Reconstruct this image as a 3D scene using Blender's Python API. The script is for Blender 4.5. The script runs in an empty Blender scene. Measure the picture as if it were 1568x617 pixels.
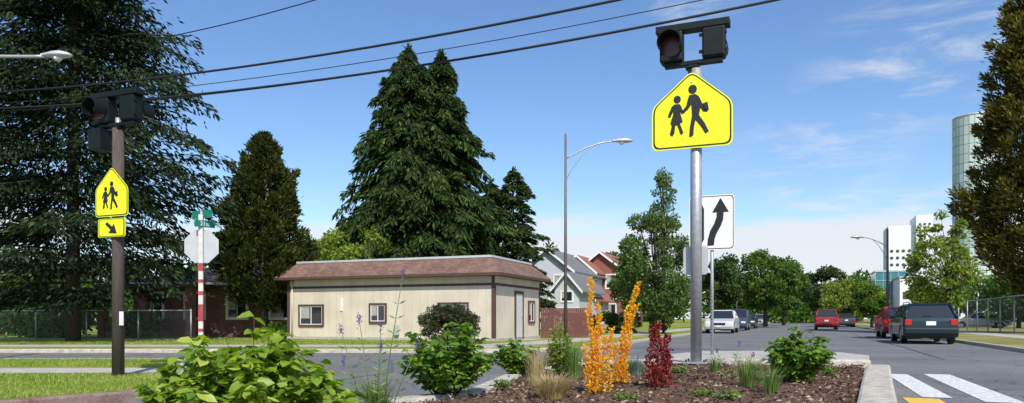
import bpy, math, random
import numpy as np
from mathutils import Vector, Matrix
random.seed(7); rng=np.random.default_rng(11)
F=1100.0; CX=784.0; HY=488.0; EH=0.9
TH=math.radians(21.9); U=Vector((math.sin(TH),math.cos(TH),0)); V=Vector((math.cos(TH),-math.sin(TH),0))
def X(px,D): return (px-CX)/F*D
def Z(py,D): return EH+(HY-py)/F*D
def G(px,py,z=0.0):
    D=(EH-z)*F/(py-HY); return (X(px,D),D)
def S(p,q): return (p*V.x+q*U.x, p*V.y+q*U.y)
scene=bpy.context.scene
# ------------------------------------------------------------ materials
def newmat(name):
    m=bpy.data.materials.new(name); m.use_nodes=True
    nt=m.node_tree; b=nt.nodes['Principled BSDF']; return m,nt,b
def mat(name,col,rough=0.6,metal=0.0,var=0.12,scale=6.0,bump=0.0,bscale=40.0,spec=0.5,stretch=(1,1,1),col2=None):
    m,nt,b=newmat(name); N=nt.nodes; L=nt.links
    b.inputs['Roughness'].default_value=rough; b.inputs['Metallic'].default_value=metal
    b.inputs['Specular IOR Level'].default_value=spec
    tc=N.new('ShaderNodeTexCoord'); mp=N.new('ShaderNodeMapping'); mp.inputs['Scale'].default_value=stretch
    L.new(tc.outputs['Object'],mp.inputs['Vector'])
    no=N.new('ShaderNodeTexNoise'); no.inputs['Scale'].default_value=scale; no.inputs['Detail'].default_value=6; no.inputs['Roughness'].default_value=.65
    L.new(mp.outputs[0],no.inputs['Vector'])
    cr=N.new('ShaderNodeValToRGB'); cr.color_ramp.elements[0].position=.3; cr.color_ramp.elements[1].position=.7
    c2=col2 or [min(1,c*(1+var)) for c in col]
    c1=[c*(1-var) for c in col] if col2 is None else col
    cr.color_ramp.elements[0].color=(*c1,1); cr.color_ramp.elements[1].color=(*c2,1)
    L.new(no.outputs['Fac'],cr.inputs[0]); L.new(cr.outputs[0],b.inputs['Base Color'])
    if bump>0:
        n2=N.new('ShaderNodeTexNoise'); n2.inputs['Scale'].default_value=bscale; n2.inputs['Detail'].default_value=5
        L.new(mp.outputs[0],n2.inputs['Vector'])
        bp=N.new('ShaderNodeBump'); bp.inputs['Strength'].default_value=bump; bp.inputs['Distance'].default_value=.02
        L.new(n2.outputs['Fac'],bp.inputs['Height']); L.new(bp.outputs[0],b.inputs['Normal'])
    return m
def leafmat(name,c1,c2,c3=None,trans=0.3,rough=.55,spec=.3,nscale=.9):
    m,nt,b=newmat(name); N=nt.nodes; L=nt.links
    g=N.new('ShaderNodeNewGeometry'); cr=N.new('ShaderNodeValToRGB')
    cr.color_ramp.elements[0].color=(*c1,1); cr.color_ramp.elements[1].color=(*c2,1)
    if c3:
        e=cr.color_ramp.elements.new(.85); e.color=(*c2,1); cr.color_ramp.elements[-1].color=(*c3,1)
    tc=N.new('ShaderNodeTexCoord'); no=N.new('ShaderNodeTexNoise'); no.inputs['Scale'].default_value=nscale; no.inputs['Detail'].default_value=3
    L.new(tc.outputs['Object'],no.inputs['Vector'])
    mx=N.new('ShaderNodeMath'); mx.operation='MULTIPLY_ADD'; mx.inputs[1].default_value=1.1; mx.inputs[2].default_value=-.5
    L.new(no.outputs['Fac'],mx.inputs[0])
    ad=N.new('ShaderNodeMath'); ad.operation='ADD'; ad.use_clamp=True
    L.new(mx.outputs[0],ad.inputs[0]); L.new(g.outputs['Random Per Island'],ad.inputs[1])
    L.new(ad.outputs[0],cr.inputs[0]); L.new(cr.outputs[0],b.inputs['Base Color'])
    b.inputs['Roughness'].default_value=rough; b.inputs['Specular IOR Level'].default_value=spec
    t=N.new('ShaderNodeBsdfTranslucent'); hs=N.new('ShaderNodeHueSaturation'); hs.inputs['Value'].default_value=1.7; hs.inputs['Saturation'].default_value=1.1
    L.new(cr.outputs[0],hs.inputs['Color']); L.new(hs.outputs[0],t.inputs['Color'])
    ms=N.new('ShaderNodeMixShader'); ms.inputs[0].default_value=trans
    L.new(b.outputs[0],ms.inputs[1]); L.new(t.outputs[0],ms.inputs[2]); L.new(ms.outputs[0],N['Material Output'].inputs['Surface'])
    return m
M={}
M['grey_metal']=mat('galvanised_steel',(.40,.41,.42),.5,.5,.2,14)
M['dark_metal']=mat('dark_green_metal',(.006,.011,.010),.55,.0,.3,8,spec=.25)
M['black']=mat('black_paint',(.012,.012,.012),.5,0,.2)
M['white']=mat('white_paint',(.75,.75,.73),.5,0,.06)
M['fluor']=mat('fluorescent_sheet',(.78,.82,.012),.45,0,.03,3)
M['signback']=mat('sign_aluminium',(.5,.51,.52),.5,.3,.08,5)
M['concrete']=mat('concrete',(.42,.39,.34),.85,0,.22,5,.5,60)
M['kerb']=mat('kerb_concrete',(.46,.42,.35),.9,0,.3,9,.7,50)
M['redkerb']=mat('faded_kerb_red',(.17,.06,.05),.85,0,.3,6,.5,60,col2=(.3,.24,.21))
M['wood']=mat('weathered_post_wood',(.085,.065,.055),.85,0,.35,9,.6,30,stretch=(5,5,.6))
M['bark']=mat('bark',(.06,.045,.035),.95,0,.4,8,.9,18,stretch=(3,3,.5))
M['browntrim']=mat('brown_trim',(.09,.045,.035),.7,0,.15)
M['darkroof']=mat('dark_roof',(.085,.055,.048),.95,0,.25,10)
M['glass']=mat('window_glass',(.02,.025,.03),.08,0,.1,spec=.9)
M['curtain']=mat('curtain',(.35,.35,.33),.8,0,.1)
M['amber']=mat('amber_lens',(.07,.014,.005),.3,0,.4,30)
M['green']=mat('green_sign_sheet',(.0,.17,.1),.5,0,.05)
M['red']=mat('red_sheet',(.36,.05,.045),.55,0,.3,12)
M['cable']=mat('cable_rubber',(.01,.01,.012),.6,0,.1)
M['woodfence']=mat('fence_wood',(.13,.05,.04),.85,0,.3,8,stretch=(6,6,.6))
def asphalt():
    m,nt,b=newmat('asphalt'); N=nt.nodes; L=nt.links
    tc=N.new('ShaderNodeTexCoord')
    n1=N.new('ShaderNodeTexNoise'); n1.inputs['Scale'].default_value=.35; n1.inputs['Detail'].default_value=8; n1.inputs['Roughness'].default_value=.65
    n2=N.new('ShaderNodeTexNoise'); n2.inputs['Scale'].default_value=60; n2.inputs['Detail'].default_value=3
    L.new(tc.outputs['Object'],n1.inputs['Vector']); L.new(tc.outputs['Object'],n2.inputs['Vector'])
    cr=N.new('ShaderNodeValToRGB'); cr.color_ramp.elements[0].position=.3; cr.color_ramp.elements[1].position=.72
    cr.color_ramp.elements[0].color=(.125,.125,.127,1); cr.color_ramp.elements[1].color=(.21,.207,.2,1)
    L.new(n1.outputs['Fac'],cr.inputs[0])
    c2=N.new('ShaderNodeValToRGB'); c2.color_ramp.elements[0].position=.3; c2.color_ramp.elements[1].position=.7
    c2.color_ramp.elements[0].color=(.5,.5,.5,1); c2.color_ramp.elements[1].color=(1.3,1.3,1.3,1)
    L.new(n2.outputs['Fac'],c2.inputs[0])
    mu=N.new('ShaderNodeMix'); mu.data_type='RGBA'; mu.blend_type='MULTIPLY'; mu.inputs[0].default_value=1
    L.new(cr.outputs[0],mu.inputs[6]); L.new(c2.outputs[0],mu.inputs[7])
    wn=N.new('ShaderNodeTexNoise'); wn.inputs['Scale'].default_value=1.3; wn.inputs['Detail'].default_value=4
    L.new(tc.outputs['Object'],wn.inputs['Vector'])
    va=N.new('ShaderNodeVectorMath'); va.operation='ADD'; L.new(tc.outputs['Object'],va.inputs[0]); L.new(wn.outputs['Color'],va.inputs[1])
    vo=N.new('ShaderNodeTexVoronoi'); vo.feature='DISTANCE_TO_EDGE'; vo.inputs['Scale'].default_value=.33
    L.new(va.outputs[0],vo.inputs['Vector'])
    c3=N.new('ShaderNodeValToRGB'); c3.color_ramp.elements[0].color=(.25,.25,.25,1); c3.color_ramp.elements[1].position=.009; c3.color_ramp.elements[1].color=(1,1,1,1)
    L.new(vo.outputs['Distance'],c3.inputs[0])
    m2=N.new('ShaderNodeMix'); m2.data_type='RGBA'; m2.blend_type='MULTIPLY'; m2.inputs[0].default_value=.8
    L.new(mu.outputs[2],m2.inputs[6]); L.new(c3.outputs[0],m2.inputs[7]); L.new(m2.outputs[2],b.inputs['Base Color'])
    b.inputs['Roughness'].default_value=.9
    bp=N.new('ShaderNodeBump'); bp.inputs['Strength'].default_value=.4; bp.inputs['Distance'].default_value=.01
    L.new(n2.outputs['Fac'],bp.inputs['Height']); L.new(bp.outputs[0],b.inputs['Normal'])
    return m
M['asphalt']=asphalt()
def siding(name,c,groove,freq):
    m,nt,b=newmat(name); N=nt.nodes; L=nt.links
    tc=N.new('ShaderNodeTexCoord'); sx=N.new('ShaderNodeSeparateXYZ'); L.new(tc.outputs['Object'],sx.inputs[0])
    a=N.new('ShaderNodeMath'); a.operation='ADD'; L.new(sx.outputs[0],a.inputs[0]); L.new(sx.outputs[1],a.inputs[1])
    mu=N.new('ShaderNodeMath'); mu.operation='MULTIPLY'; mu.inputs[1].default_value=freq; L.new(a.outputs[0],mu.inputs[0])
    fr=N.new('ShaderNodeMath'); fr.operation='FRACT'; L.new(mu.outputs[0],fr.inputs[0])
    cr=N.new('ShaderNodeValToRGB'); cr.color_ramp.elements[0].color=(*groove,1); cr.color_ramp.elements[1].color=(*c,1); cr.color_ramp.elements[0].position=.06; cr.color_ramp.elements[1].position=.12
    L.new(fr.outputs[0],cr.inputs[0])
    no=N.new('ShaderNodeTexNoise'); no.inputs['Scale'].default_value=1.3; no.inputs['Detail'].default_value=7; L.new(tc.outputs['Object'],no.inputs['Vector'])
    c2=N.new('ShaderNodeValToRGB'); c2.color_ramp.elements[0].position=.3; c2.color_ramp.elements[0].color=(.84,.83,.80,1); c2.color_ramp.elements[1].position=.6
    L.new(no.outputs['Fac'],c2.inputs[0])
    mx=N.new('ShaderNodeMix'); mx.data_type='RGBA'; mx.blend_type='MULTIPLY'; mx.inputs[0].default_value=1
    L.new(cr.outputs[0],mx.inputs[6]); L.new(c2.outputs[0],mx.inputs[7]); L.new(mx.outputs[2],b.inputs['Base Color']); b.inputs['Roughness'].default_value=.8
    return m
M['cream']=siding('cream_panel_siding',(.64,.57,.46),(.56,.495,.395),3.0)
def shingle(name,c1,c2,mort,sc=2.2):
    m,nt,b=newmat(name); N=nt.nodes; L=nt.links
    tc=N.new('ShaderNodeTexCoord'); sx=N.new('ShaderNodeSeparateXYZ'); L.new(tc.outputs['Object'],sx.inputs[0])
    a=N.new('ShaderNodeMath'); a.operation='ADD'; L.new(sx.outputs[0],a.inputs[0]); L.new(sx.outputs[1],a.inputs[1])
    cb=N.new('ShaderNodeCombineXYZ'); L.new(a.outputs[0],cb.inputs[0]); L.new(sx.outputs[2],cb.inputs[1])
    br=N.new('ShaderNodeTexBrick'); br.inputs['Scale'].default_value=sc; br.inputs['Color1'].default_value=(*c1,1); br.inputs['Color2'].default_value=(*c2,1); br.inputs['Mortar'].default_value=(*mort,1)
    br.inputs['Brick Width'].default_value=.45; br.inputs['Row Height'].default_value=.2; br.inputs['Mortar Size'].default_value=.02
    L.new(cb.outputs[0],br.inputs['Vector'])
    no=N.new('ShaderNodeTexNoise'); no.inputs['Scale'].default_value=2; no.inputs['Detail'].default_value=8; L.new(tc.outputs['Object'],no.inputs['Vector'])
    c2_=N.new('ShaderNodeValToRGB'); c2_.color_ramp.elements[0].position=.3; c2_.color_ramp.elements[0].color=(.7,.7,.7,1); c2_.color_ramp.elements[1].position=.7; c2_.color_ramp.elements[1].color=(1.15,1.15,1.15,1)
    L.new(no.outputs['Fac'],c2_.inputs[0])
    mx=N.new('ShaderNodeMix'); mx.data_type='RGBA'; mx.blend_type='MULTIPLY'; mx.inputs[0].default_value=1
    L.new(br.outputs['Color'],mx.inputs[6]); L.new(c2_.outputs[0],mx.inputs[7]); L.new(mx.outputs[2],b.inputs['Base Color']); b.inputs['Roughness'].default_value=.95
    return m
M['shingle']=shingle('brown_roof_shingle',(.165,.095,.07),(.25,.15,.112),(.12,.066,.05),2.6)
M['brickwall']=shingle('brick_wall',(.17,.06,.045),(.23,.1,.07),(.2,.15,.13),3.0)
def grassmat(name,a,b_,dry):
    m,nt,b=newmat(name); N=nt.nodes; L=nt.links
    tc=N.new('ShaderNodeTexCoord')
    n1=N.new('ShaderNodeTexNoise'); n1.inputs['Scale'].default_value=.45; n1.inputs['Detail'].default_value=7
    n2=N.new('ShaderNodeTexNoise'); n2.inputs['Scale'].default_value=35; n2.inputs['Detail'].default_value=4
    for n in (n1,n2): L.new(tc.outputs['Object'],n.inputs['Vector'])
    c1=N.new('ShaderNodeValToRGB'); c1.color_ramp.elements[0].position=.4; c1.color_ramp.elements[0].color=(*b_,1); c1.color_ramp.elements[1].position=.62; c1.color_ramp.elements[1].color=(*dry,1)
    L.new(n1.outputs['Fac'],c1.inputs[0])
    c2=N.new('ShaderNodeValToRGB'); c2.color_ramp.elements[0].position=.35; c2.color_ramp.elements[0].color=(*a,1); c2.color_ramp.elements[1].position=.6; c2.color_ramp.elements[1].color=(1,1,1,1)
    L.new(n2.outputs['Fac'],c2.inputs[0])
    mx=N.new('ShaderNodeMix'); mx.data_type='RGBA'; mx.blend_type='MULTIPLY'; mx.inputs[0].default_value=1
    L.new(c1.outputs[0],mx.inputs[6]); L.new(c2.outputs[0],mx.inputs[7]); L.new(mx.outputs[2],b.inputs['Base Color']); b.inputs['Roughness'].default_value=1; b.inputs['Specular IOR Level'].default_value=.1
    bp=N.new('ShaderNodeBump'); bp.inputs['Strength'].default_value=.7; bp.inputs['Distance'].default_value=.04
    L.new(n2.outputs['Fac'],bp.inputs['Height']); L.new(bp.outputs[0],b.inputs['Normal'])
    return m
M['grass']=grassmat('lawn_grass',(.55,.6,.42),(.2,.27,.05),(.36,.34,.1))
M['drygrass']=grassmat('dry_verge_grass',(.6,.6,.5),(.2,.22,.06),(.38,.32,.15))
M['mulch']=mat('bark_mulch',(.075,.045,.032),1,0,.5,40,1.0,70,spec=.1,col2=(.2,.13,.095))
# ------------------------------------------------------------ object helpers
def link(o,parent=None):
    scene.collection.objects.link(o)
    if parent: o.parent=parent
    return o
def empty(name,loc=(0,0,0),rz=0.0):
    o=bpy.data.objects.new(name,None); o.location=loc; o.rotation_euler=(0,0,rz); o.empty_display_size=.3
    return link(o)
def mesh(name,verts,faces,m,parent=None,smooth=False,bevel=0,bseg=2):
    me=bpy.data.meshes.new(name); me.from_pydata([tuple(v) for v in verts],[],faces)
    me.materials.append(m)
    if smooth: me.polygons.foreach_set('use_smooth',[True]*len(me.polygons))
    me.update(); o=bpy.data.objects.new(name,me)
    if bevel>0:
        b=o.modifiers.new('bevel','BEVEL'); b.width=bevel; b.segments=bseg; b.limit_method='ANGLE'
    return link(o,parent)
BF=[(0,3,2,1),(4,5,6,7),(0,1,5,4),(1,2,6,5),(2,3,7,6),(3,0,4,7)]
def boxes(name,L,m,parent=None,bevel=0):
    vs=[];fs=[]
    for (x0,x1,y0,y1,z0,z1) in L:
        n=len(vs); vs+=[(x0,y0,z0),(x1,y0,z0),(x1,y1,z0),(x0,y1,z0),(x0,y0,z1),(x1,y0,z1),(x1,y1,z1),(x0,y1,z1)]
        fs+=[tuple(n+i for i in f) for f in BF]
    return mesh(name,vs,fs,m,parent,bevel=bevel)
def box(name,x0,x1,y0,y1,z0,z1,m,parent=None,bevel=0): return boxes(name,[(x0,x1,y0,y1,z0,z1)],m,parent,bevel)
def tube_geo(pts,rad,seg=8,cap=True):
    vs=[];fs=[]; n=len(pts); P=[Vector(p) for p in pts]
    for i,p in enumerate(P):
        d=(P[min(i+1,n-1)]-P[max(i-1,0)]).normalized()
        a=Vector((0,0,1)) if abs(d.z)<.9 else Vector((1,0,0))
        s=d.cross(a).normalized(); t=s.cross(d)
        r=rad[i] if hasattr(rad,'__len__') else rad
        for k in range(seg):
            an=2*math.pi*k/seg; vs.append(p+s*(math.cos(an)*r)+t*(math.sin(an)*r))
    for i in range(n-1):
        for k in range(seg):
            fs.append((i*seg+k,i*seg+(k+1)%seg,(i+1)*seg+(k+1)%seg,(i+1)*seg+k))
    if cap:
        fs.append(tuple(range(seg-1,-1,-1))); fs.append(tuple((n-1)*seg+k for k in range(seg)))
    return vs,fs
def tube(name,pts,rad,m,parent=None,seg=10,cap=True):
    v,f=tube_geo(pts,rad,seg,cap); return mesh(name,v,f,m,parent,smooth=True)
def tubes(name,L,m,parent=None,seg=6):
    vs=[];fs=[]
    for pts,r in L:
        v,f=tube_geo(pts,r,seg); n=len(vs); vs+=v; fs+=[tuple(n+i for i in q) for q in f]
    return mesh(name,vs,fs,m,parent,smooth=True)
def prism(name,pts,z0,z1,m,parent=None,bevel=0):
    n=len(pts); v=[(p[0],p[1],z0) for p in pts]+[(p[0],p[1],z1) for p in pts]
    f=[tuple(range(n-1,-1,-1)),tuple(range(n,2*n))]+[(i,(i+1)%n,n+(i+1)%n,n+i) for i in range(n)]
    return mesh(name,v,f,m,parent,bevel=bevel)
def vplate(name,pts,y0,y1,m,parent=None,bevel=0):
    n=len(pts); v=[(p[0],y0,p[1]) for p in pts]+[(p[0],y1,p[1]) for p in pts]
    f=[tuple(range(n)),tuple(range(2*n-1,n-1,-1))]+[((i+1)%n,i,n+i,n+(i+1)%n) for i in range(n)]
    return mesh(name,v,f,m,parent,bevel=bevel)
def rounded(pts,r,k=4):
    out=[];n=len(pts)
    for i in range(n):
        p=Vector(pts[i]); a=(Vector(pts[i-1])-p); b=(Vector(pts[(i+1)%n])-p)
        ra=min(r,a.length*.45,b.length*.45); A=p+a.normalized()*ra; B=p+b.normalized()*ra
        for j in range(k+1):
            t=j/k; q=A*(1-t)**2+p*(2*t*(1-t))+B*t*t; out.append((q.x,q.y))
    return out
def scalepts(pts,k,c): return [(c[0]+(p[0]-c[0])*k,c[1]+(p[1]-c[1])*k) for p in pts]
def strip(name,pts,w,z0,z1,m,parent=None,bevel=0.02):
    n=len(pts); P=[Vector(p) for p in pts]; Lf=[];R=[]
    for i in range(n):
        d=(P[min(i+1,n-1)]-P[max(i-1,0)]).normalized(); nn=Vector((-d.y,d.x)); Lf.append(P[i]+nn*w/2); R.append(P[i]-nn*w/2)
    v=[]
    for i in range(n): v+=[(Lf[i].x,Lf[i].y,z0),(R[i].x,R[i].y,z0),(R[i].x,R[i].y,z1),(Lf[i].x,Lf[i].y,z1)]
    f=[(0,1,2,3),(4*n-1,4*n-2,4*n-3,4*n-4)]
    for i in range(n-1):
        for k in range(4): f.append((4*i+k,4*(i+1)+k,4*(i+1)+(k+1)%4,4*i+(k+1)%4))
    return mesh(name,v,f,m,parent,bevel=bevel)
def sheet(name,pts,z,m,parent=None):
    return mesh(name,[(p[0],p[1],z) for p in pts],[tuple(range(len(pts)))],m,parent)
def npmesh(name,co,quads,m,parent=None):
    me=bpy.data.meshes.new(name); nv=len(co); nf,k=quads.shape
    me.vertices.add(nv); me.vertices.foreach_set('co',co.astype(np.float32).ravel())
    me.loops.add(nf*k); me.loops.foreach_set('vertex_index',quads.astype(np.int32).ravel())
    me.polygons.add(nf); me.polygons.foreach_set('loop_start',np.arange(0,nf*k,k,dtype=np.int32))
    me.materials.append(m); me.update(calc_edges=True); me.validate()
    return link(bpy.data.objects.new(name,me),parent)
def nrm(a): return a/np.maximum(np.linalg.norm(a,axis=1,keepdims=True),1e-6)
def leaves(name,C,Dv,L,Wd,m,parent=None,fold=.25,big=False,up=None):
    n=len(C); Dv=nrm(Dv); R=rng.normal(size=(n,3)) if up is None else up+rng.normal(size=(n,3))*.4
    s=nrm(np.cross(Dv,R)); nn=np.cross(s,Dv)
    L=np.broadcast_to(L,(n,))[:,None]; Wd=np.broadcast_to(Wd,(n,))[:,None]
    if not big:
        v=np.stack([C, C+Dv*L*.5+s*Wd*.5+nn*Wd*fold, C+Dv*L, C+Dv*L*.5-s*Wd*.5+nn*Wd*fold],1).reshape(-1,3)
        return npmesh(name,v,np.arange(n*4).reshape(n,4),m,parent)
    def P(a,b,c): return C+Dv*L*a+s*Wd*b+nn*(Wd*c)
    dr=-.3
    v=np.stack([P(0,0,0),P(.3,.46,.2),P(.68,.40,.12+dr*.5),P(1,0,dr),P(.5,0,0),P(.68,-.40,.12+dr*.5),P(.3,-.46,.2)],1).reshape(-1,3)
    b=(np.arange(n)*7)[:,None]
    q=np.concatenate([b+np.array([[0,4,2,1]]),b+np.array([[0,6,5,4]])],0)
    t=np.concatenate([b+np.array([[4,3,2]]),b+np.array([[4,5,3]])],0)
    me=bpy.data.meshes.new(name)
    me.vertices.add(len(v)); me.vertices.foreach_set('co',v.astype(np.float32).ravel())
    li=np.concatenate([q.ravel(),t.ravel()]); me.loops.add(len(li)); me.loops.foreach_set('vertex_index',li.astype(np.int32))
    nf=len(q)+len(t); me.polygons.add(nf)
    st=np.concatenate([np.arange(len(q))*4,len(q)*4+np.arange(len(t))*3]); me.polygons.foreach_set('loop_start',st.astype(np.int32))
    me.materials.append(m); me.update(calc_edges=True); me.validate()
    return link(bpy.data.objects.new(name,me),parent)
# ------------------------------------------------------------ vegetation
def conifer(name,loc,H,R,zb,prof,m,nb=300,per=120,L=.4,Wd=.12,droop=.35,upk=.1,width=.3,trunk=.25,seed=1,tops=None,jag=.25,hang=.3,tiers=0,minl=.45,sp=.6,inner=0):
    global rng; rng=np.random.default_rng(seed)
    root=empty(name,loc)
    tops=tops or [(0,0,1.0,1.0)]
    C=[];DD=[]; br=[]
    for (ox,oy,hs,rs) in tops:
        Hh=H*hs
        n=int(nb*hs*rs)
        t=rng.random(n)
        if tiers: t=np.clip((np.round(t*tiers)+rng.normal(size=n)*.2)/tiers,0,.99)
        z=zb+(Hh-zb)*t; az=rng.random(n)*2*np.pi
        lump=1+jag*np.sin(az*3+z*1.7+seed)*np.cos(az*2-z*2.3)+rng.normal(size=n)*jag*.6
        Lb=R*rs*np.array([prof(a) for a in t])*np.clip(lump,minl,1.5)
        dk=rng.uniform(.5,1.5,n)
        for i in range(n):
            m_=max(10,int(per*(.35+.65*Lb[i]/R)))
            s=rng.random(m_)**sp*.88+.12
            d=np.array([math.cos(az[i]),math.sin(az[i]),0]); sd=np.array([-d[1],d[0],0])
            lat=rng.normal(size=m_)*width*Lb[i]*.5*(1.15-s); dp=droop*dk[i]
            zz=z[i]+upk*s*Lb[i]-dp*s*s*Lb[i]-np.abs(lat)*.35-rng.random(m_)*hang*.5
            c=d[None]*(s*Lb[i])[:,None]+sd[None]*lat[:,None]; c[:,2]=zz; c[:,0]+=ox; c[:,1]+=oy
            dr=d[None]*rng.uniform(.3,1,(m_,1))+sd[None]*(np.sign(lat)*rng.uniform(.2,.9,m_))[:,None]
            dr[:,2]+=upk-dp*s*1.4-hang*rng.random(m_)*1.4
            C.append(c);DD.append(dr)
            if i%3==0 and Lb[i]>.5:
                br.append(([(ox,oy,z[i]),(ox+d[0]*Lb[i]*.5,oy+d[1]*Lb[i]*.5,z[i]+upk*.5*Lb[i]-dp*.25*Lb[i]),(ox+d[0]*Lb[i]*.95,oy+d[1]*Lb[i]*.95,z[i]+upk*.9*Lb[i]-dp*.9*Lb[i])],[.05,.03,.01]))
        if inner:
            k=inner; a=rng.random(k)*2*np.pi; r=R*rs*(.12+.3*rng.random(k)); zz=zb+.4+(Hh-zb-1)*rng.random(k)
            msk=np.sin(zz*2.1+np.cos(a)*2)+rng.normal(size=k)*.7>-.5; a=a[msk];r=r[msk];zz=zz[msk];k=len(a)
            r=r*(1-.75*(zz-zb)/(Hh-zb)); C.append(np.stack([ox+np.cos(a)*r,oy+np.sin(a)*r,zz],1)); DD.append(np.stack([np.cos(a),np.sin(a),rng.uniform(-1.2,.2,k)],1)+rng.normal(size=(k,3))*.4)
        k=120; zz=Hh-rng.random(k)*1.2; c=rng.normal(size=(k,3))*.1*(Hh+.2-zz)[:,None]; c[:,0]+=ox;c[:,1]+=oy;c[:,2]=zz
        dd=rng.normal(size=(k,3))*.5; dd[:,2]+=.8; C.append(c);DD.append(dd)
        br.append(([(ox*.3,oy*.3,0),(ox,oy,Hh*.5),(ox,oy,Hh*.97)],[trunk,trunk*.6,.02]))
    C=np.concatenate(C);DD=np.concatenate(DD);n=len(C); C[:,2]=np.maximum(C[:,2],.15)
    leaves('foliage',C,DD,rng.uniform(.6,1.3,n)*L,rng.uniform(.6,1.3,n)*Wd,m,root)
    tubes('trunk_and_branches',br,M['bark'],root,6)
    return root
def ovalconifer(name,loc,H,R,zb,m,ncl=260,per=220,L=.24,Wd=.08,seed=1,trunk=.2,peak=.35,clr=.26,ptop=.75):
    global rng; rng=np.random.default_rng(seed); root=empty(name,loc); C=[];DD=[];br=[([(0,0,0),(0,0,H*.5),(0,0,H*.95)],[trunk,trunk*.6,.02])]
    for i in range(ncl):
        t=rng.random()**.9; az=rng.random()*2*np.pi
        pr=(t/peak)**.45 if t<peak else max(0,(1-(t-peak)/(1-peak)))**ptop
        r=R*pr*(1+.16*math.sin(az*4+t*9+seed)+rng.normal()*.09)*(rng.random()**.25)
        c0=np.array([math.cos(az)*r,math.sin(az)*r,zb+(H-zb)*t]); d=np.array([math.cos(az)*.75,math.sin(az)*.75,.75]); d/=np.linalg.norm(d)
        ln=R*clr*rng.uniform(.8,1.7)*(.5+.5*pr)
        k=int(per*rng.uniform(.6,1.2)*(.4+.6*pr)); s=rng.random(k)
        wv=rng.normal(size=(k,3))*(ln*.28*(1.1-s*.8))[:,None]
        C.append(c0-d*ln*.6+d*(s*ln)[:,None]+wv); DD.append(d+wv/ln*1.5+rng.normal(size=(k,3))*.3)
        if i%4==0: br.append(([(0,0,max(zb*.6,c0[2]-r*.6)),tuple(c0)],[.04,.012]))
    C=np.concatenate(C);DD=np.concatenate(DD);n=len(C)
    leaves('foliage',C,DD,rng.uniform(.6,1.3,n)*L,rng.uniform(.6,1.3,n)*Wd,m,root); tubes('trunk_and_branches',br,M['bark'],root,6)
    return root
def broadleaf(name,loc,H,rx,rz,cz,m,ncl=40,per=350,L=.16,Wd=.11,trunk=.15,seed=1,taper=0.0,clr=.34,lean=0):
    global rng; rng=np.random.default_rng(seed)
    root=empty(name,loc); C=[];DD=[];br=[]
    tt=[(0,0,0),(lean*.3,0,cz*.4),(lean*.7,0,cz*.75),(lean,0,cz+rz*.5)]
    br.append((tt,[trunk*1.25,trunk*.9,trunk*.7,trunk*.15]))
    for i in range(ncl):
        while True:
            p=rng.uniform(-1,1,3)
            r=np.linalg.norm(p)
            if .25<r<1: break
        p=p/r*(r**.45)
        f=1-taper*max(0,p[2]*.5+.5)
        c=np.array([p[0]*rx*f*.86+lean,p[1]*rx*f*.86,cz+p[2]*rz*.88])
        cr=rx*clr*rng.uniform(.55,1.2)*(f*.6+.4)
        k=int(per*rng.uniform(.6,1.3)); q=nrm(rng.normal(size=(k,3)))
        rr=rng.random(k)**.4*cr
        cc=c+q*rr[:,None]*np.array([1,1,.75]); C.append(cc)
        d=q*.7+rng.normal(size=(k,3))*.5; d[:,2]-=.3; DD.append(d)
        st=np.array([lean*.5,0,max(cz-rz*.8, cz*.5)+ (c[2]-cz+rz)*.25])
        mid=(st+c)/2+np.array([0,0,-.08*rx])
        br.append(([tuple(st),tuple(mid),tuple(c)],[trunk*.35,trunk*.22,trunk*.06]))
    C=np.concatenate(C);DD=np.concatenate(DD);n=len(C)
    leaves('foliage',C,DD,rng.uniform(.6,1.3,n)*L,rng.uniform(.6,1.3,n)*Wd,m,root)
    tubes('trunk_and_limbs',br,M['bark'],root,6)
    return root
def shrub(name,loc,rx,h,m,nst=40,per=40,L=.1,Wd=.045,seed=1,big=True,start=.35,up=.8,stemm=None,whorl=True,leafdown=.1,spread=1.0):
    global rng; rng=np.random.default_rng(seed); root=empty(name,loc); C=[];DD=[];st=[]
    for i in range(nst):
        az=rng.random()*2*np.pi; rr=rng.random()**.5*rx*spread; hh=h*(1-.45*(rr/rx)**2)*rng.uniform(.66,1.14)
        tip=np.array([math.cos(az)*rr,math.sin(az)*rr,hh]); b=np.array([math.cos(az)*rr*.2,math.sin(az)*rr*.2,0])
        mid=(b+tip)/2; mid[:2]*=.85; mid[2]*=1.1
        def pt(t): return ((1-t)**2)[:,None]*b+(2*t*(1-t))[:,None]*mid+(t**2)[:,None]*tip
        k=per
        t=start+(1-start)*rng.random(k)**.7
        if whorl: t=np.round(t*7)/7
        t=np.clip(t,0,1)
        c=pt(t)+rng.normal(size=(k,3))*.006
        a=rng.random(k)*2*np.pi; d=np.stack([np.cos(a),np.sin(a),rng.uniform(-.35,.55,k)*up-leafdown],1)
        d+=np.array([math.cos(az),math.sin(az),0])*.3
        C.append(c);DD.append(d); st.append(([tuple(b),tuple(mid*.5+(b+tip)*.25),tuple(tip)],[.007,.005,.002]))
    C=np.concatenate(C);DD=np.concatenate(DD);n=len(C); upv=np.tile(np.array([[0,0,1.]]),(n,1))
    leaves('foliage',C,DD,rng.uniform(.5,1.25,n)*L,rng.uniform(.6,1.2,n)*Wd,m,root,big=big,up=upv if big else None)
    tubes('stems',st,stemm or M['bark'],root,5)
    return root
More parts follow.
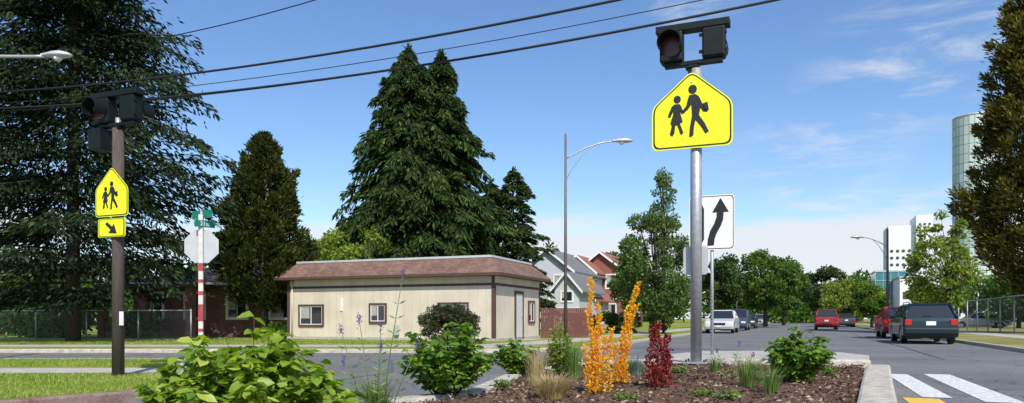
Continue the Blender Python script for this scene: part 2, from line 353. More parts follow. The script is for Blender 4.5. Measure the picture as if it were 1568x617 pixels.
def grass_tuft(name,loc,r,h,m,n=500,w=.004,seed=1,flop=.5):
    global rng; rng=np.random.default_rng(seed); root=empty(name,loc)
    a=rng.random(n)*2*np.pi; ln=h*rng.uniform(.5,1.1,n); o=rng.random(n)**.7*flop*ln
    d=np.stack([np.cos(a),np.sin(a),0*a],1); sd=np.stack([-np.sin(a),np.cos(a),0*a],1)
    b=d*(rng.random(n)*r*.35)[:,None]
    p1=b+d*(o*.35)[:,None]; p1[:,2]=ln*.6; p2=b+d*o[:,None]; p2[:,2]=ln*rng.uniform(.75,1,n)
    v=np.stack([b-sd*w,b+sd*w,p1+sd*w*.8,p1-sd*w*.8,p2+sd*w*.15,p2-sd*w*.15],1).reshape(-1,3)
    i=(np.arange(n)*6)[:,None]; q=np.concatenate([i+np.array([[0,1,2,3]]),i+np.array([[3,2,4,5]])])
    npmesh('blades',v,q,m,root); return root
LM={}
LM['cedar']=leafmat('cedar_needles',(.008,.016,.009),(.028,.048,.02),(.06,.088,.03),.14,.8,.1)
LM['spruce']=leafmat('conifer_needles',(.012,.027,.008),(.043,.078,.02),(.095,.14,.035),.18,.8,.1,.6)
LM['olive']=leafmat('cypress_foliage',(.022,.034,.007),(.075,.094,.02),(.14,.145,.035),.2,.75,.12,1.3)
LM['gold']=leafmat('golden_cypress_foliage',(.035,.037,.007),(.13,.12,.024),(.24,.205,.05),.22,.75,.12,.7)
LM['dark']=leafmat('dark_leaves',(.022,.045,.012),(.06,.11,.03),(.1,.16,.045),.3,.6,.2)
LM['mid']=leafmat('maple_leaves',(.04,.085,.014),(.1,.18,.03),(.16,.25,.05),.38,.6,.2)
LM['lime']=leafmat('lime_leaves',(.13,.2,.025),(.26,.36,.05),(.34,.42,.09),.42)
LM['birch']=leafmat('birch_leaves',(.05,.095,.024),(.13,.2,.05),(.2,.28,.09),.4,.6,.2,1.5)
LM['young']=leafmat('young_tree_leaves',(.09,.15,.02),(.23,.3,.045),(.34,.37,.08),.42)
LM['shrub']=leafmat('shrub_leaves',(.10,.19,.02),(.28,.4,.045),(.46,.52,.09),.4,.45,.45,3)
LM['shrub2']=leafmat('rose_leaves',(.06,.14,.02),(.18,.31,.04),(.34,.42,.08),.38,.45,.45,3)
LM['yellow']=leafmat('yellow_barberry_leaves',(.68,.28,.015),(.85,.54,.03),(.82,.72,.1),.4,.6,.2,4)
LM['red']=leafmat('red_barberry_leaves',(.13,.01,.018),(.3,.035,.045),(.48,.13,.09),.3,.6,.2,4)
LM['blue']=leafmat('blue_fescue',(.18,.24,.17),(.36,.42,.33),None,.2)
LM['straw']=leafmat('straw_grass',(.36,.27,.12),(.6,.5,.27),None,.3)
LM['weed']=leafmat('weed_green',(.09,.16,.035),(.22,.32,.07),None,.3)
LM['blade']=leafmat('grass_blades',(.18,.26,.04),(.35,.44,.08),(.54,.5,.18),.42)
LM['purple']=leafmat('purple_petals',(.12,.06,.25),(.25,.14,.42),None,.3)
LM['plum']=leafmat('hedge_leaves',(.02,.032,.010),(.065,.09,.025),(.17,.09,.045),.2)
# ------------------------------------------------------------ ground
sheet('ground',[(-900,-60),(900,-60),(900,1500),(-900,1500)],0,M['drygrass'])
sheet('main_road',[S(-5.75,-30),S(5.5,-30),S(5.5,700),S(-5.75,700)],.004,M['asphalt'])
sheet('cross_road',[(-90,2.0),(-5.0,1.5),(40,-14),(40,4),(14,16),(1.5,19.4),(-90,19.4)],.008,M['asphalt'])
BZ=.10
cornerB=[(-90,18.9),(-6,18.9),(-1.6,18.7),(-.2,18.9),(.85,19.6),S(-5.75,19.0),S(-5.75,24),S(-5.75,700),(-300,700),(-300,18.9)]
prism('lawn',cornerB,-.2,BZ,M['grass'])
kpath=[(-90,18.9),(-6,18.9),(-1.6,18.7),(-.2,18.9),(.85,19.6),S(-5.75,19.6),S(-5.75,24),S(-5.75,300)]
strip('kerb',kpath,.16,-.1,BZ+.006,M['kerb'])
sheet('pavement',[(-90,20.6),(-.5,20.4),(.3,21.4),S(-7.2,22),S(-7.2,300),S(-8.8,300),S(-8.8,23.4),(-1.2,22.0),(-90,22.0)],BZ+.004,M['concrete'])
sheet('kerb_ramp',[(-1.6,18.82),(-.3,18.98),(-.6,20.39),(-1.9,20.42)],BZ+.0075,M['concrete'])
sheet('tactile_paving',[(-1.45,19.0),(-.45,19.1),(-.55,19.6),(-1.6,19.5)],BZ+.012,mat('tactile_yellow',(.6,.42,.08),.8,0,.15))
A=[(-60,6.6),G(-60,618,.12),G(30,612,.12),G(150,603,.12),G(215,597,.12),G(245,589,.12),G(268,577,.12),G(280,562,.12),G(284,552,.12),G(262,549,.12),G(0,549,.12),(-60,14.06)]
prism('corner_lawn',A,-.2,.12,M['grass'])
strip('kerb',[A[1],A[2],A[3],A[4],A[5]],.15,-.1,.128,M['redkerb'])
strip('kerb',A[5:11]+[A[11]],.15,-.1,.127,M['kerb'])
sheet('pavement',[G(-300,573,.124),G(235,570.5,.124),G(262,569,.124),G(268,563,.124),G(235,563,.124),G(-300,564.5,.124)],.124,M['concrete'])
Cc=[S(5.5,17),S(6.5,15.6),S(9,15),S(60,15),S(60,700),S(5.5,700)]
prism('verge',Cc,-.2,.11,M['drygrass'])
strip('kerb',[S(60,15),S(9,15),S(6.5,15.6),S(5.5,17),S(5.5,40),S(5.5,300)],.16,-.1,.117,M['kerb'])
sheet('pavement',[S(8.2,16),S(9.8,16),S(9.8,300),S(8.2,300)],.115,M['concrete'])
wp=mat('worn_road_paint',(.34,.34,.33),.8,0,.2,22,col2=(.84,.84,.82)); yp=mat('worn_yellow_paint',(.55,.33,.06),.8,0,.2,18,col2=(.8,.52,.06))
def mark(p0,p1,q0,q1,m=wp,z=.013,name='road_marking'): sheet(name,[S(p0,q0),S(p1,q0),S(p1,q1),S(p0,q1)],z,m)
mark(1.28,1.58,9.3,13.0); mark(1.83,2.2,9.0,13.2); mark(3.25,3.62,9.2,13.2); mark(4.5,4.85,9.2,13.2)
mark(1.06,1.42,4.5,9.15,yp,.0135)
mark(-.35,-.25,17,26,yp); mark(-.1,0,17,26,yp)
for i in range(9): mark(-.3,-.18,34+i*14,39+i*14,yp)
pm_=mat('asphalt_patch',(.095,.095,.098),.9,0,.25,30); 
for a_ in ([S(.3,24),S(.6,30),S(.2,38),S(.5,50),S(.3,70)],[S(2.9,18),S(3.0,26),S(2.7,42)],[(-3,15.5),(0,16.2),(4,15.4),(9,15.6)],[(-3,9),(-2,12),(-2.6,15.5)]): strip('tar_seam',a_,.05,.002,.015,pm_,bevel=0)
# ------------------------------------------------------------ planted island
isl=[(-3.6,2.2),(-2.2,4.7),(-.9,5.7),G(735,600,.22),G(765,578,.22),G(830,562,.22),G(940,555,.22),G(1040,554,.22),G(1200,555,.22),G(1325,558,.22),G(1316,585,.22),G(1309,617,.22),(2.3,3.5),(1.4,1.2),(-2,0.8)]
def soil():
    c=Vector((sum(p[0] for p in isl)/len(isl),sum(p[1] for p in isl)/len(isl)))
    vs=[];fs=[];R=22;P=[]
    for i in range(len(isl)):
        a=Vector(isl[i]);b=Vector(isl[(i+1)%len(isl)])
        k=12
        for j in range(k): P.append(a.lerp(b,j/k))
    n=len(P)
    r_=random.Random(3)
    for k in range(R):
        t=k/R
        for p in P:
            q=p.lerp(c,t); vs.append((q.x,q.y,.17+.05*min(1,t*5)+(r_.uniform(-.018,.018) if k else 0)))
    vs.append((c.x,c.y,.22))
    for k in range(R-1):
        for i in range(n): fs.append((k*n+i,k*n+(i+1)%n,(k+1)*n+(i+1)%n,(k+1)*n+i))
    for i in range(n): fs.append(((R-1)*n+i,(R-1)*n+(i+1)%n,len(vs)-1))
    mesh('planting_bed_soil',vs,fs,M['mulch'],smooth=True)
soil()
rng=np.random.default_rng(5); n=22000
cx=rng.uniform(-1.5,5.2,n); cy=rng.uniform(4.5,10.6,n)
def inside(x,y,poly):
    r=np.zeros(len(x),bool); j=len(poly)-1
    for i in range(len(poly)):
        xi,yi=poly[i];xj,yj=poly[j]
        c=((yi>y)!=(yj>y))&(x<(xj-xi)*(y-yi)/(yj-yi+1e-12)+xi); r^=c; j=i
    return r
k=inside(cx,cy,isl); cx=cx[k];cy=cy[k];n=len(cx)
chipm=leafmat('bark_chips',(.035,.021,.014),(.19,.115,.075),(.42,.31,.22),.0,.9)
leaves('mulch_chips',np.stack([cx,cy,np.full(n,.222)+rng.uniform(-.01,.015,n)],1),np.stack([rng.normal(size=n),rng.normal(size=n),rng.normal(size=n)*.25],1),rng.uniform(.02,.07,n),rng.uniform(.01,.028,n),chipm)
kz=.25
kr=[G(1345,558,kz),G(1343,585,kz),G(1343,617,kz),(2.62,3.3),(1.6,.9)]
strip('island_kerb',kr,.30,-.05,kz,M['kerb'],bevel=.03)
fk=[G(1331,550,kz),G(1200,549,kz),G(1085,548,kz),G(1000,549,kz),G(930,551,kz),G(850,558,kz),G(790,570,kz),G(728,596,kz),(-.98,5.85),(-2.35,4.8),(-3.8,2.2)]
strip('island_kerb',fk,.22,-.05,kz-.004,M['kerb'],bevel=.03)
nose=[G(1331,549,kz),G(1331,543,kz),G(1290,538.5,kz),G(1180,536,kz),G(1075,536.5,kz),G(1025,541,kz),G(1035,548,kz)]
prism('island_concrete_nose',nose,-.05,kz-.012,M['concrete'],bevel=.02)
sheet('pole_pad',[G(1030,556,.245),G(1120,556,.245),G(1120,548,.245),G(1030,548,.245)],.243,M['concrete'])
for (a_,b_) in ((0,1),(1,2)):
    for t in (.25,.75):
        p=Vector(kr[a_]).lerp(Vector(kr[b_]),t); d=(Vector(kr[b_])-Vector(kr[a_])).normalized(); nn=Vector((-d.y,d.x))
        sheet('kerb_joint',[p+nn*.13-d*.004,p-nn*.13-d*.004,p-nn*.13+d*.004,p+nn*.13+d*.004],kz+.003,M['black'])
# ------------------------------------------------------------ low building
c0x,c0y=X(757,25.3),25.3
B=empty('single_storey_building',(c0x,c0y,BZ),-TH)
def fx(px): r=(px-CX)/F; return -((c0x-r*c0y)/(U.y+U.x*r))
def fD(lx): return c0y-lx*U.x
def fz(py,lx): return Z(py,fD(lx))-BZ
def sy(px): r=(px-CX)/F; return (r*c0y-c0x)/(U.x-U.y*r)
def sz(py,ly): return Z(py,c0y+ly*U.y)-BZ
LX=fx(441); LY=sy(826); WH=2.45
box('walls',LX,0,0,LY,0,WH,M['cream'],B)
box('foundation',LX-.03,.03,-.03,LY+.03,-.15,.1,M['concrete'],B)
T=M['browntrim']; tr=[]
tr+=[(LX-.02,.02,-.022,0,1.98,2.07),(LX-.02,.02,-.022,0,2.36,2.44)]
for x in (LX-.02,-.1): tr.append((x,x+.12,-.026,.0,.1,2.35))
tr+=[(0,.022,0,LY,1.98,2.07),(0,.022,0,LY,2.36,2.44),(0,.026,0,.1,.1,1.97),(0,.026,LY-.1,LY,.1,1.97)]
boxes('trim',tr,T,B)
o=.38; i_=.28; zt=3.02; ze=2.42
a=[(LX-o,-o,ze),(o,-o,ze),(o,LY+o,ze),(LX-o,LY+o,ze)]; b=[(LX+i_,i_,zt),(-i_,i_,zt),(-i_,LY-i_,zt),(LX+i_,LY-i_,zt)]
a0=[(x,y,z-.1) for x,y,z in a]
mesh('roof',a+b,[(0,1,5,4),(1,2,6,5),(2,3,7,6),(3,0,4,7),(4,5,6,7)],M['shingle'],B)
mesh('soffit_and_fascia',a0+a,[(3,2,1,0),(0,1,5,4),(1,2,6,5),(2,3,7,6),(3,0,4,7)],T,B)
boxes('roof_edge_cap',[(LX+i_-.05,-i_+.05,i_-.06,i_+.04,zt-.02,zt+.06),(-i_-.04,-i_+.06,i_+.04,LY-i_,zt-.02,zt+.06)],mat('pale_flashing',(.6,.62,.63),.4,.3,.1),B)
def window(parent,axis,c0,c1,z0,z1,off,tm,sash=M['white'],split=True,fr=.07):
    def bb(a0_,a1,d0,d1,zz0,zz1):
        return (a0_,a1,-d1+off,-d0+off,zz0,zz1) if axis=='x' else (d0-off,d1-off,a0_,a1,zz0,zz1)
    boxes('window_frame',[bb(c0-fr,c0,0,.05,z0-fr,z1+fr),bb(c1,c1+fr,0,.05,z0-fr,z1+fr),bb(c0,c1,0,.05,z1,z1+fr),bb(c0,c1,0,.06,z0-fr,z0)],tm,parent)
    boxes('window_glass',[bb(c0,c1,.004,.012,z0,z1)],M['glass'],parent)
    s=.03; L=[bb(c0,c0+s,.012,.03,z0,z1),bb(c1-s,c1,.012,.03,z0,z1),bb(c0+s,c1-s,.012,.03,z1-s,z1),bb(c0+s,c1-s,.012,.03,z0,z0+s)]
    if split: mid=(c0+c1)/2; L.append(bb(mid-s/2,mid+s/2,.012,.03,z0+s,z1-s))
    boxes('window_sash',L,sash,parent)
    w=(c1-c0)
    boxes('window_blind',[bb(c0+s,c0+w*.42,.0125,.016,z0+s+(z1-z0)*.3,z1-s)],M['curtain'],parent)
for (a_,b_,t_,bt) in ((460,494,469,497),(568,590,467,492),(673,715,466,496)):
    xa=fx(a_);xb=fx(b_); window(B,'x',xa,xb,fz(bt,xa),fz(t_,xa),0,T)
ya=sy(789);yb=sy(799)
boxes('door_frame',[(0,.05,ya-.1,ya,0.02,1.75),(0,.05,yb,yb+.1,.02,1.75),(0,.05,ya-.1,yb+.1,1.75,1.85)],T,B)
box('door',0,.03,ya,yb,.02,1.75,mat('door_paint',(.55,.55,.52),.5,0,.1),B)
boxes('door_handle',[(.03,.06,yb-.12,yb-.06,.85,.9)],M['grey_metal'],B)
box('door_step',0.03,.8,ya-.2,yb+.2,-.1,.02,M['concrete'],B)
ya=sy(809);yb=sy(817); window(B,'y',ya,yb,sz(492,ya),sz(463,ya),0,T)
boxes('wall_vent',[(fx(522),fx(525),-.04,0,1.1,1.6)],M['white'],B)
boxes('gas_meter',[(fx(606),fx(612),-.14,-.03,.2,.55)],M['signback'],B)
tubes('downpipe',[([(LX+.25,-.06,.1),(LX+.25,-.06,2.33)],.035)],M['cream'],B)
# ------------------------------------------------------------ other houses
def house(name,cx,cy,rz,w,d,h,rh,wallm,roofm,trimm,gable='front',wins=2,floors=2,ov=.35,z=BZ):
    R=empty(name,(cx,cy,z),rz)
    box('walls',-w/2,w/2,0,d,0,h,wallm,R)
    if gable=='front':
        mesh('gable_ends',[(-w/2,0,h),(w/2,0,h),(0,0,h+rh),(-w/2,d,h),(w/2,d,h),(0,d,h+rh)],[(0,1,2),(5,4,3)],wallm,R)
        k=rh/(w/2); t=.12
        for s in (-1,1):
            v=[(s*(w/2+ov),-ov,h-ov*k),(0,-ov,h+rh),(0,d+ov,h+rh),(s*(w/2+ov),d+ov,h-ov*k)]
            v2=[(x,y,zz+t) for x,y,zz in v]
            mesh('roof',v+v2,BF,roofm,R)
            bv=[(s*(w/2+ov),-ov-.03,h-ov*k-.08),(0,-ov-.03,h+rh-.08),(0,-ov-.03,h+rh+t+.01),(s*(w/2+ov),-ov-.03,h-ov*k+t+.01)]
            bv2=[(x,y+.03,zz) for x,y,zz in bv]; mesh('barge_board',bv+bv2,BF,trimm,R)
    elif gable=='hip':
        r=min(w,d)/2*.95
        v=[(-w/2-ov,-ov,h),(w/2+ov,-ov,h),(w/2+ov,d+ov,h),(-w/2-ov,d+ov,h),(-w/2+r,d/2,h+rh),(w/2-r,d/2,h+rh)]
        mesh('roof',v,[(0,1,5,4),(1,2,5),(2,3,4,5),(3,0,4),(3,2,1,0)],roofm,R)
        box('fascia',-w/2-ov,w/2+ov,-ov-.01,d+ov,h-.14,h-.004,trimm,R)
    fh=h/floors
    for f in range(floors):
        for i in range(wins):
            c=-w/2+w*(i+.5)/wins; ww=w/wins*.22
            window(R,'x',c-ww,c+ww,f*fh+fh*.35,f*fh+fh*.8,0,trimm,fr=.09)
            cy_=d*(i+.5)/wins; window(R,'y',cy_-.4,cy_+.4,f*fh+fh*.35,f*fh+fh*.8,-w/2,trimm,fr=.09)
    if floors>1: boxes('floor_band',[(-w/2-.03,w/2+.03,-.03,0,fh-.08,fh+.08)],trimm,R)
    return R
bh=house('brick_bungalow',X(338,32),31.5,-TH*.4,8.0,8,2.4,1.25,M['brickwall'],M['darkroof'],M['white'],'hip',wins=4,floors=1)
boxes('porch_roof',[(-4.2,.3,-2.2,-.45,2.1,2.25)],M['darkroof'],bh)
boxes('porch_posts',[(-4.1,-3.8,-2.1,-1.8,0,2.1),(-2.2,-1.9,-2.1,-1.8,0,2.1),(-.1,.2,-2.1,-1.8,0,2.1)],M['brickwall'],bh)
boxes('porch_wall',[(-3.8,-2.2,-2.05,-1.95,0,.7)],M['brickwall'],bh)
house('dark_roof_house',X(468,44),46,-TH,7,8,3.0,1.9,M['browntrim'],M['darkroof'],M['browntrim'],'front',wins=2,floors=1)
wh=mat('pale_grey_siding',(.5,.53,.55),.7,0,.06); tan=mat('tan_siding',(.42,.36,.26),.8,0,.06); rb=mat('russet_siding',(.24,.09,.06),.8,0,.1)
greyroof=mat('grey_roof_shingle',(.16,.16,.17),.95,0,.2); redroof=mat('red_roof_shingle',(.27,.11,.08),.95,0,.2)
house('grey_townhouse',X(838,56),56,-TH,4.0,9,4.6,1.6,wh,greyroof,M['white'],'front',wins=2)
house('grey_townhouse',X(868,53),53,-TH,1.9,6,3.1,1.1,wh,greyroof,M['white'],'front',wins=1)
house('tan_townhouse',X(884,62),62,-TH,3.0,8,4.9,1.3,tan,redroof,M['white'],'front',wins=1)
house('russet_townhouse',X(919,64),64,-TH,3.9,9,5.2,1.5,rb,redroof,M['white'],'front',wins=2)
house('tan_townhouse',X(893,57),57,-TH,1.6,5,2.6,1.0,tan,redroof,M['white'],'front',wins=1)
wf=empty('wooden_fence',(0,0,BZ)); L=[]
for i in range(24):
    x=X(828,30)+i*.085*1.0; L.append((x,x+.075,30,30.03,0,1.25))
boxes('pickets',L,M['woodfence'],wf); boxes('rails',[(X(828,30),X(828,30)+2.05,30.03,30.07,.3,.38),(X(828,30),X(828,30)+2.05,30.03,30.07,.95,1.03)],M['woodfence'],wf)
def chainlink(name,p0,p1,h,z,pitch=.12,wr=.0022,pr=.025,step=2.4):
    R=empty(name,(p0[0],p0[1],z),math.atan2(p1[1]-p0[1],p1[0]-p0[0])); Ln=math.hypot(p1[0]-p0[0],p1[1]-p0[1])
    tb=[([(0,0,h),(Ln,0,h)],pr*.8),([(0,0,.06),(Ln,0,.06)],.006)]
    n=int(Ln/step)+1
    for i in range(n+1): x=min(Ln,i*Ln/n); tb.append(([(x,0,0),(x,0,h+.04)],pr))
    tubes('posts_and_rails',tb,M['grey_metal'],R,6)
    k=int((Ln+h)/pitch); vs=[];fs=[]
    for i in range(k):
        x=i*pitch
        for s in (0,1):
            xa,za,xb,zb=(x-h,0,x,h) if s==0 else (x,0,x-h,h)
            if xa<0: 
                if s==0: za=-xa; xa=0
            if xb<0:
                if s==1: zb=h+xb; xb=0
            if xb>Ln and s==0: zb=h-(xb-Ln); xb=Ln
            if xa>Ln and s==1: za=xa-Ln; xa=Ln
            if (xb<=xa and s==0) or (xa<=xb and s==1): continue
            q=len(vs); vs+=[(xa-wr,0,za),(xa+wr,0,za),(xb+wr,0,zb),(xb-wr,0,zb)]; fs.append((q,q+1,q+2,q+3))
    mesh('wire_mesh',vs,fs,M['grey_metal'],R)
chainlink('chain_link_fence',(X(-40,26),26.6),(X(300,26),25.6),1.1,BZ)
chainlink('chain_link_fence',S(10.6,34),S(10.6,72),2.0,.11,.16,.004,.035,3)
# ------------------------------------------------------------ signs
def pent(w,h,cx=0,z0=0): return [(cx-w/2,z0),(cx+w/2,z0),(cx+w/2,z0+h*.56),(cx,z0+h),(cx-w/2,z0+h*.56)]
def school_symbol(parent,w,z0,y):
    k=w/115.0
    def T_(L): return [((x-1060.5)*k, z0+(231-yy)*k) for x,yy in L]
    parts={
     'adult_head':[(1062+6.2*math.cos(a*.314),146+6.8*math.sin(a*.314)) for a in range(20)],
     'adult_body':[(1057,154),(1066,153),(1071,157),(1075,166),(1079,175),(1084,177),(1083,181),(1077,180),(1073,174),(1071,184),(1079,196),(1085,209),(1080,212),(1073,200),(1066,191),(1064,200),(1063,213),(1057,215),(1058,201),(1061,184),(1060,168),(1056,174),(1049,180),(1046,177),(1053,169),(1055,160)],
     'adult_bag':[(1076,168),(1083,166),(1085,178),(1078,179.5)],
     'child_head':[(1040+5.3*math.cos(a*.314),158.5+5.8*math.sin(a*.314)) for a in range(20)],
     'child_body':[(1036,165),(1043,165),(1046,169),(1048,176),(1050,178),(1047,181),(1044,177),(1048,192),(1044,194),(1049,208),(1045,211),(1040,196),(1037,197),(1036,207),(1033,212),(1029,209),(1032,197),(1030,192),(1034,180),(1034,176),(1030,184),(1026,183),(1029,175),(1032,168)]}
    for n_,p in parts.items(): vplate(n_,T_(p),y-.002,y,M['black'],parent)
def plate_sign(parent,pts,y,face,c,r=.05,backthick=.006,inset=.97,iw=.9):
    P=rounded(pts,r)
    vplate('sign_plate',P,y,y+backthick,face,parent)
    vplate('sign_border',scalepts(P,inset,c),y-.002,y,M['black'],parent)
    vplate('sign_face',scalepts(P,iw,c),y-.004,y-.0021,face,parent)
def beacon(parent,z,s):
    m=M['dark_metal']
    boxes('beacon_housing',[(-.52*s,.52*s,-.1*s,.1*s,z+.52*s,z+.62*s),(-.40*s,.42*s,-.06*s,.06*s,z+.02*s,z+.08*s),(-.06*s,.06*s,-.06*s,.06*s,z-.14*s,z+.02*s),(-.10*s,.10*s,-.08*s,.08*s,z-.03*s,z+.0*s)],m,parent,bevel=.008)
    boxes('beacon_head',[(-.46*s,-.13*s,-.12*s,.1*s,z+.081*s,z+.519*s),(.14*s,.46*s,-.1*s,.12*s,z+.081*s,z+.519*s)],m,parent,bevel=.03)
    boxes('door_seam',[(.16*s,.44*s,-.108*s,-.1*s,z+.11*s,z+.49*s)],m,parent,bevel=.004)
    boxes('hinges',[(.10*s,.14*s,-.09*s,-.05*s,z+.16*s,z+.2*s),(.10*s,.14*s,-.09*s,-.05*s,z+.4*s,z+.44*s),(.46*s,.48*s,-.09*s,-.05*s,z+.16*s,z+.2*s),(.46*s,.48*s,-.09*s,-.05*s,z+.4*s,z+.44*s)],m,parent)
    for cx_,sg in ((-.29*s,-1),(.30*s,1)):
        vs=[];fs=[];N_=20
        for k in range(N_+1):
            a=math.radians(-35+250*k/N_); 
            for (yy,r_) in ((.12*s,.175*s),(.34*s,.17*s)): vs.append((cx_+r_*math.cos(a),sg*yy,z+.30*s+r_*math.sin(a)))
            for (yy,r_) in ((.12*s,.166*s),(.34*s,.161*s)): vs.append((cx_+r_*math.cos(a),sg*yy,z+.30*s+r_*math.sin(a)))
        for k in range(N_):
            b_=4*k; fs+=[(b_,b_+1,b_+5,b_+4),(b_+2,b_+6,b_+7,b_+3),(b_+1,b_+3,b_+7,b_+5)]
        mesh('visor',vs,fs,m,parent)
        v=[(cx_,sg*.145*s,z+.30*s)]+[(cx_+.15*s*math.cos(2*math.pi*k/20),sg*.124*s,z+.30*s+.15*s*math.sin(2*math.pi*k/20)) for k in range(20)]
        mesh('lens',v,[(0,1+k,1+(k+1)%20) for k in range(20)],M['amber'],parent,smooth=True)
D=10.6
R=empty('school_crossing_sign',(X(1066,D),D,.243),-TH)
ztop=Z(108,D)-.243
tube('pole',[(0,0,0),(0,0,ztop+.02)],.083,M['grey_metal'],R,24)
boxes('base_plate',[(-.17,.17,-.17,.17,0,.025)],M['grey_metal'],R)
tubes('anchor_bolts',[([(sx_*.13,sy_*.13,.025),(sx_*.13,sy_*.13,.06)],.014) for sx_ in (-1,1) for sy_ in (-1,1)],M['dark_metal'],R)
w=1.16; z0=Z(229,D)-.243; h=w*.98
P=pent(w,h,-.05,z0); cpt=(-.05,z0+h*.47)
plate_sign(R,P,-.115,M['fluor'],cpt,r=.1,inset=.965,iw=.925)
boxes('sign_brackets',[(-.3,.2,-.108,-.086,z0+.15,z0+.2),(-.3,.2,-.108,-.086,z0+.65,z0+.7)],M['grey_metal'],R)
tubes('bolts',[([(-.05,-.121,z0+.17),(-.05,-.119,z0+.17)],.014),([(-.05,-.121,z0+.96),(-.05,-.119,z0+.96)],.014)],M['grey_metal'],R,10)
sym=empty('symbol',(-.05,0,0)); sym.parent=R
school_symbol(sym,w,z0,-.1195)
bz=empty('beacon_assembly',(-.05,0,0)); bz.parent=R; beacon(bz,ztop+.06,1.02)
vplate('small_sign_back',rounded([(-.2,Z(420,D)-.243),(.16,Z(420,D)-.243),(.16,Z(376,D)-.243),(-.2,Z(376,D)-.243)],.06),.09,.096,M['signback'],R)
D=13.2
R=empty('keep_right_sign',(X(1090,D),D,.2),-TH)
tube('post',[(0,0.03,-.2),(0,.03,Z(300,D)-.2)],.03,M['grey_metal'],R,8)
boxes('post_holes',[(-.008,.008,-.0012,.0,zz,zz+.016) for zz in np.arange(.2,1.3,.06)],M['black'],R)
zb_,zt_=Z(383,D)-.2,Z(299,D)-.2; ww=.40
P=[(-ww,zb_),(ww,zb_),(ww,zt_),(-ww,zt_)]
plate_sign(R,P,-.02,M['white'],(0,(zb_+zt_)/2),r=.07,inset=.965,iw=.935)
hh=zt_-zb_
def Q(L): return [(x*ww, zb_+z_*hh) for x,z_ in L]
cl=[(-.05,.08),(-.02,.2),(.08,.33),(.25,.45),(.36,.57),(.38,.7)]
lf=[];rt=[]
for i,(x,z_) in enumerate(cl):
    lf.append((x-.15,z_+(.02 if 1<i<5 else 0))); rt.append((x+.15,z_-(.02 if 1<i<5 else 0)))
vplate('arrow_shaft',Q(rt+lf[::-1]),-.0265,-.0245,M['black'],R)
vplate('arrow_head',Q([(.02,.68),(.76,.68),(.39,.94)]),-.027,-.0245,M['black'],R)
vplate('median_symbol',Q([(-.72,.08),(-.5,.08),(-.34,.2),(-.34,.75),(-.5,.9),(-.72,.9)]),-.0268,-.0245,M['black'],R)
D=9.6
R=empty('school_crosswalk_sign',(X(181,D),D,.12),-TH)
zt_=Z(197,D)-.12
tube('post',[(0,0,-.05),(.0,0,zt_)],[.078,.072],M['wood'],R,12)
tube('pipe',[(0,0,zt_-.02),(0,0,Z(183,D)-.1)],.035,M['grey_metal'],R,12)
w=.60; z0=Z(333,D)-.12; h=.66
P=pent(w,h,0,z0); plate_sign(R,P,-.10,M['fluor'],(0,z0+h*.47),r=.05,inset=.965,iw=.925)
sym=empty('symbol',(0,0,0)); sym.parent=R; school_symbol(sym,w*.95,z0+.01,-.1045)
z1=Z(364,D)-.12; z2=Z(336,D)-.12; P=[(-.25,z1),(.25,z1),(.25,z2),(-.25,z2)]
plate_sign(R,P,-.10,M['fluor'],(0,(z1+z2)/2),r=.03,inset=.94,iw=.88)
def TT(L): return [(x,(z1+z2)/2+z_) for x,z_ in L]
vplate('down_arrow_shaft',TT([(-.11,.05),(-.08,.08),(.02,.01),(-.01,-.03)]),-.1065,-.1045,M['black'],R)
vplate('down_arrow_head',TT([(.05,.05),(-.05,-.07),(.1,-.08)]),-.107,-.1045,M['black'],R)
bz=empty('beacon_assembly',(.0,0,0)); bz.parent=R; beacon(bz,Z(196,D)-.12+.0,.78)
boxes('control_box',[(-.42,-.2,-.12,.1,Z(228,D)-.12,Z(196,D)-.12+.0)],M['dark_metal'],R,bevel=.01)
boxes('tag',[(.09,.16,-.06,-.05,Z(498,D)-.12,Z(477,D)-.12)],M['white'],R)
D=15.2
R=empty('stop_sign',(X(308,D),D,BZ),math.radians(8))
ztop=Z(349,D)-BZ
zc=Z(377,D)-BZ; r_=.375
P=[(r_*math.cos(math.radians(22.5+45*i)),zc+r_*math.sin(math.radians(22.5+45*i))) for i in range(8)]
vplate('sign_back',P,.03,.036,M['signback'],R)
vplate('sign_front',scalepts(P,.99,(0,zc)),.0362,.038,M['red'],R)
boxes('post',[(-.045,.045,-.045,.03,0,ztop+.28)],mat('post_paint',(.6,.58,.54),.7,0,.15),R,bevel=.004)
zz=[(403,415),(428,433),(446,452),(466,492),(503,508)]
boxes('red_bands',[(-.048,.048,-.048,.029,Z(b_,D)-BZ,Z(a_,D)-BZ) for a_,b_ in zz],M['red'],R)
N1=empty('street_name_signs',(0,0,0)); N1.parent=R
zt1=Z(322,D)-BZ
b1=boxes('name_blade',[(-.3,.3,-.004,.004,0,.17)],M['green'],N1); b1.location=(.02,0,zt1-.17); b1.rotation_euler=(0,0,math.radians(-35))
b2=boxes('name_blade',[(-.22,.22,-.004,.004,0,.14)],M['green'],N1); b2.location=(.08,-.02,zt1-.36); b2.rotation_euler=(0,0,math.radians(40))
def text(body,size,loc,rot,parent):
    c=bpy.data.curves.new('lettering','FONT'); c.body=body; c.size=size; c.extrude=.001; c.align_x='CENTER'; c.align_y='CENTER'
    c.materials.append(M['white']); o=bpy.data.objects.new('lettering',c); o.location=loc; o.rotation_euler=rot; link(o,parent); return o
text('J',.15,(0,-.006,.085),(math.pi/2,0,0),b1); text('21st',.12,(0,-.006,.07),(math.pi/2,0,0),b2)
tube('bracket',[(0,0,ztop+.2),(0,0,zt1)],.02,M['grey_metal'],N1)
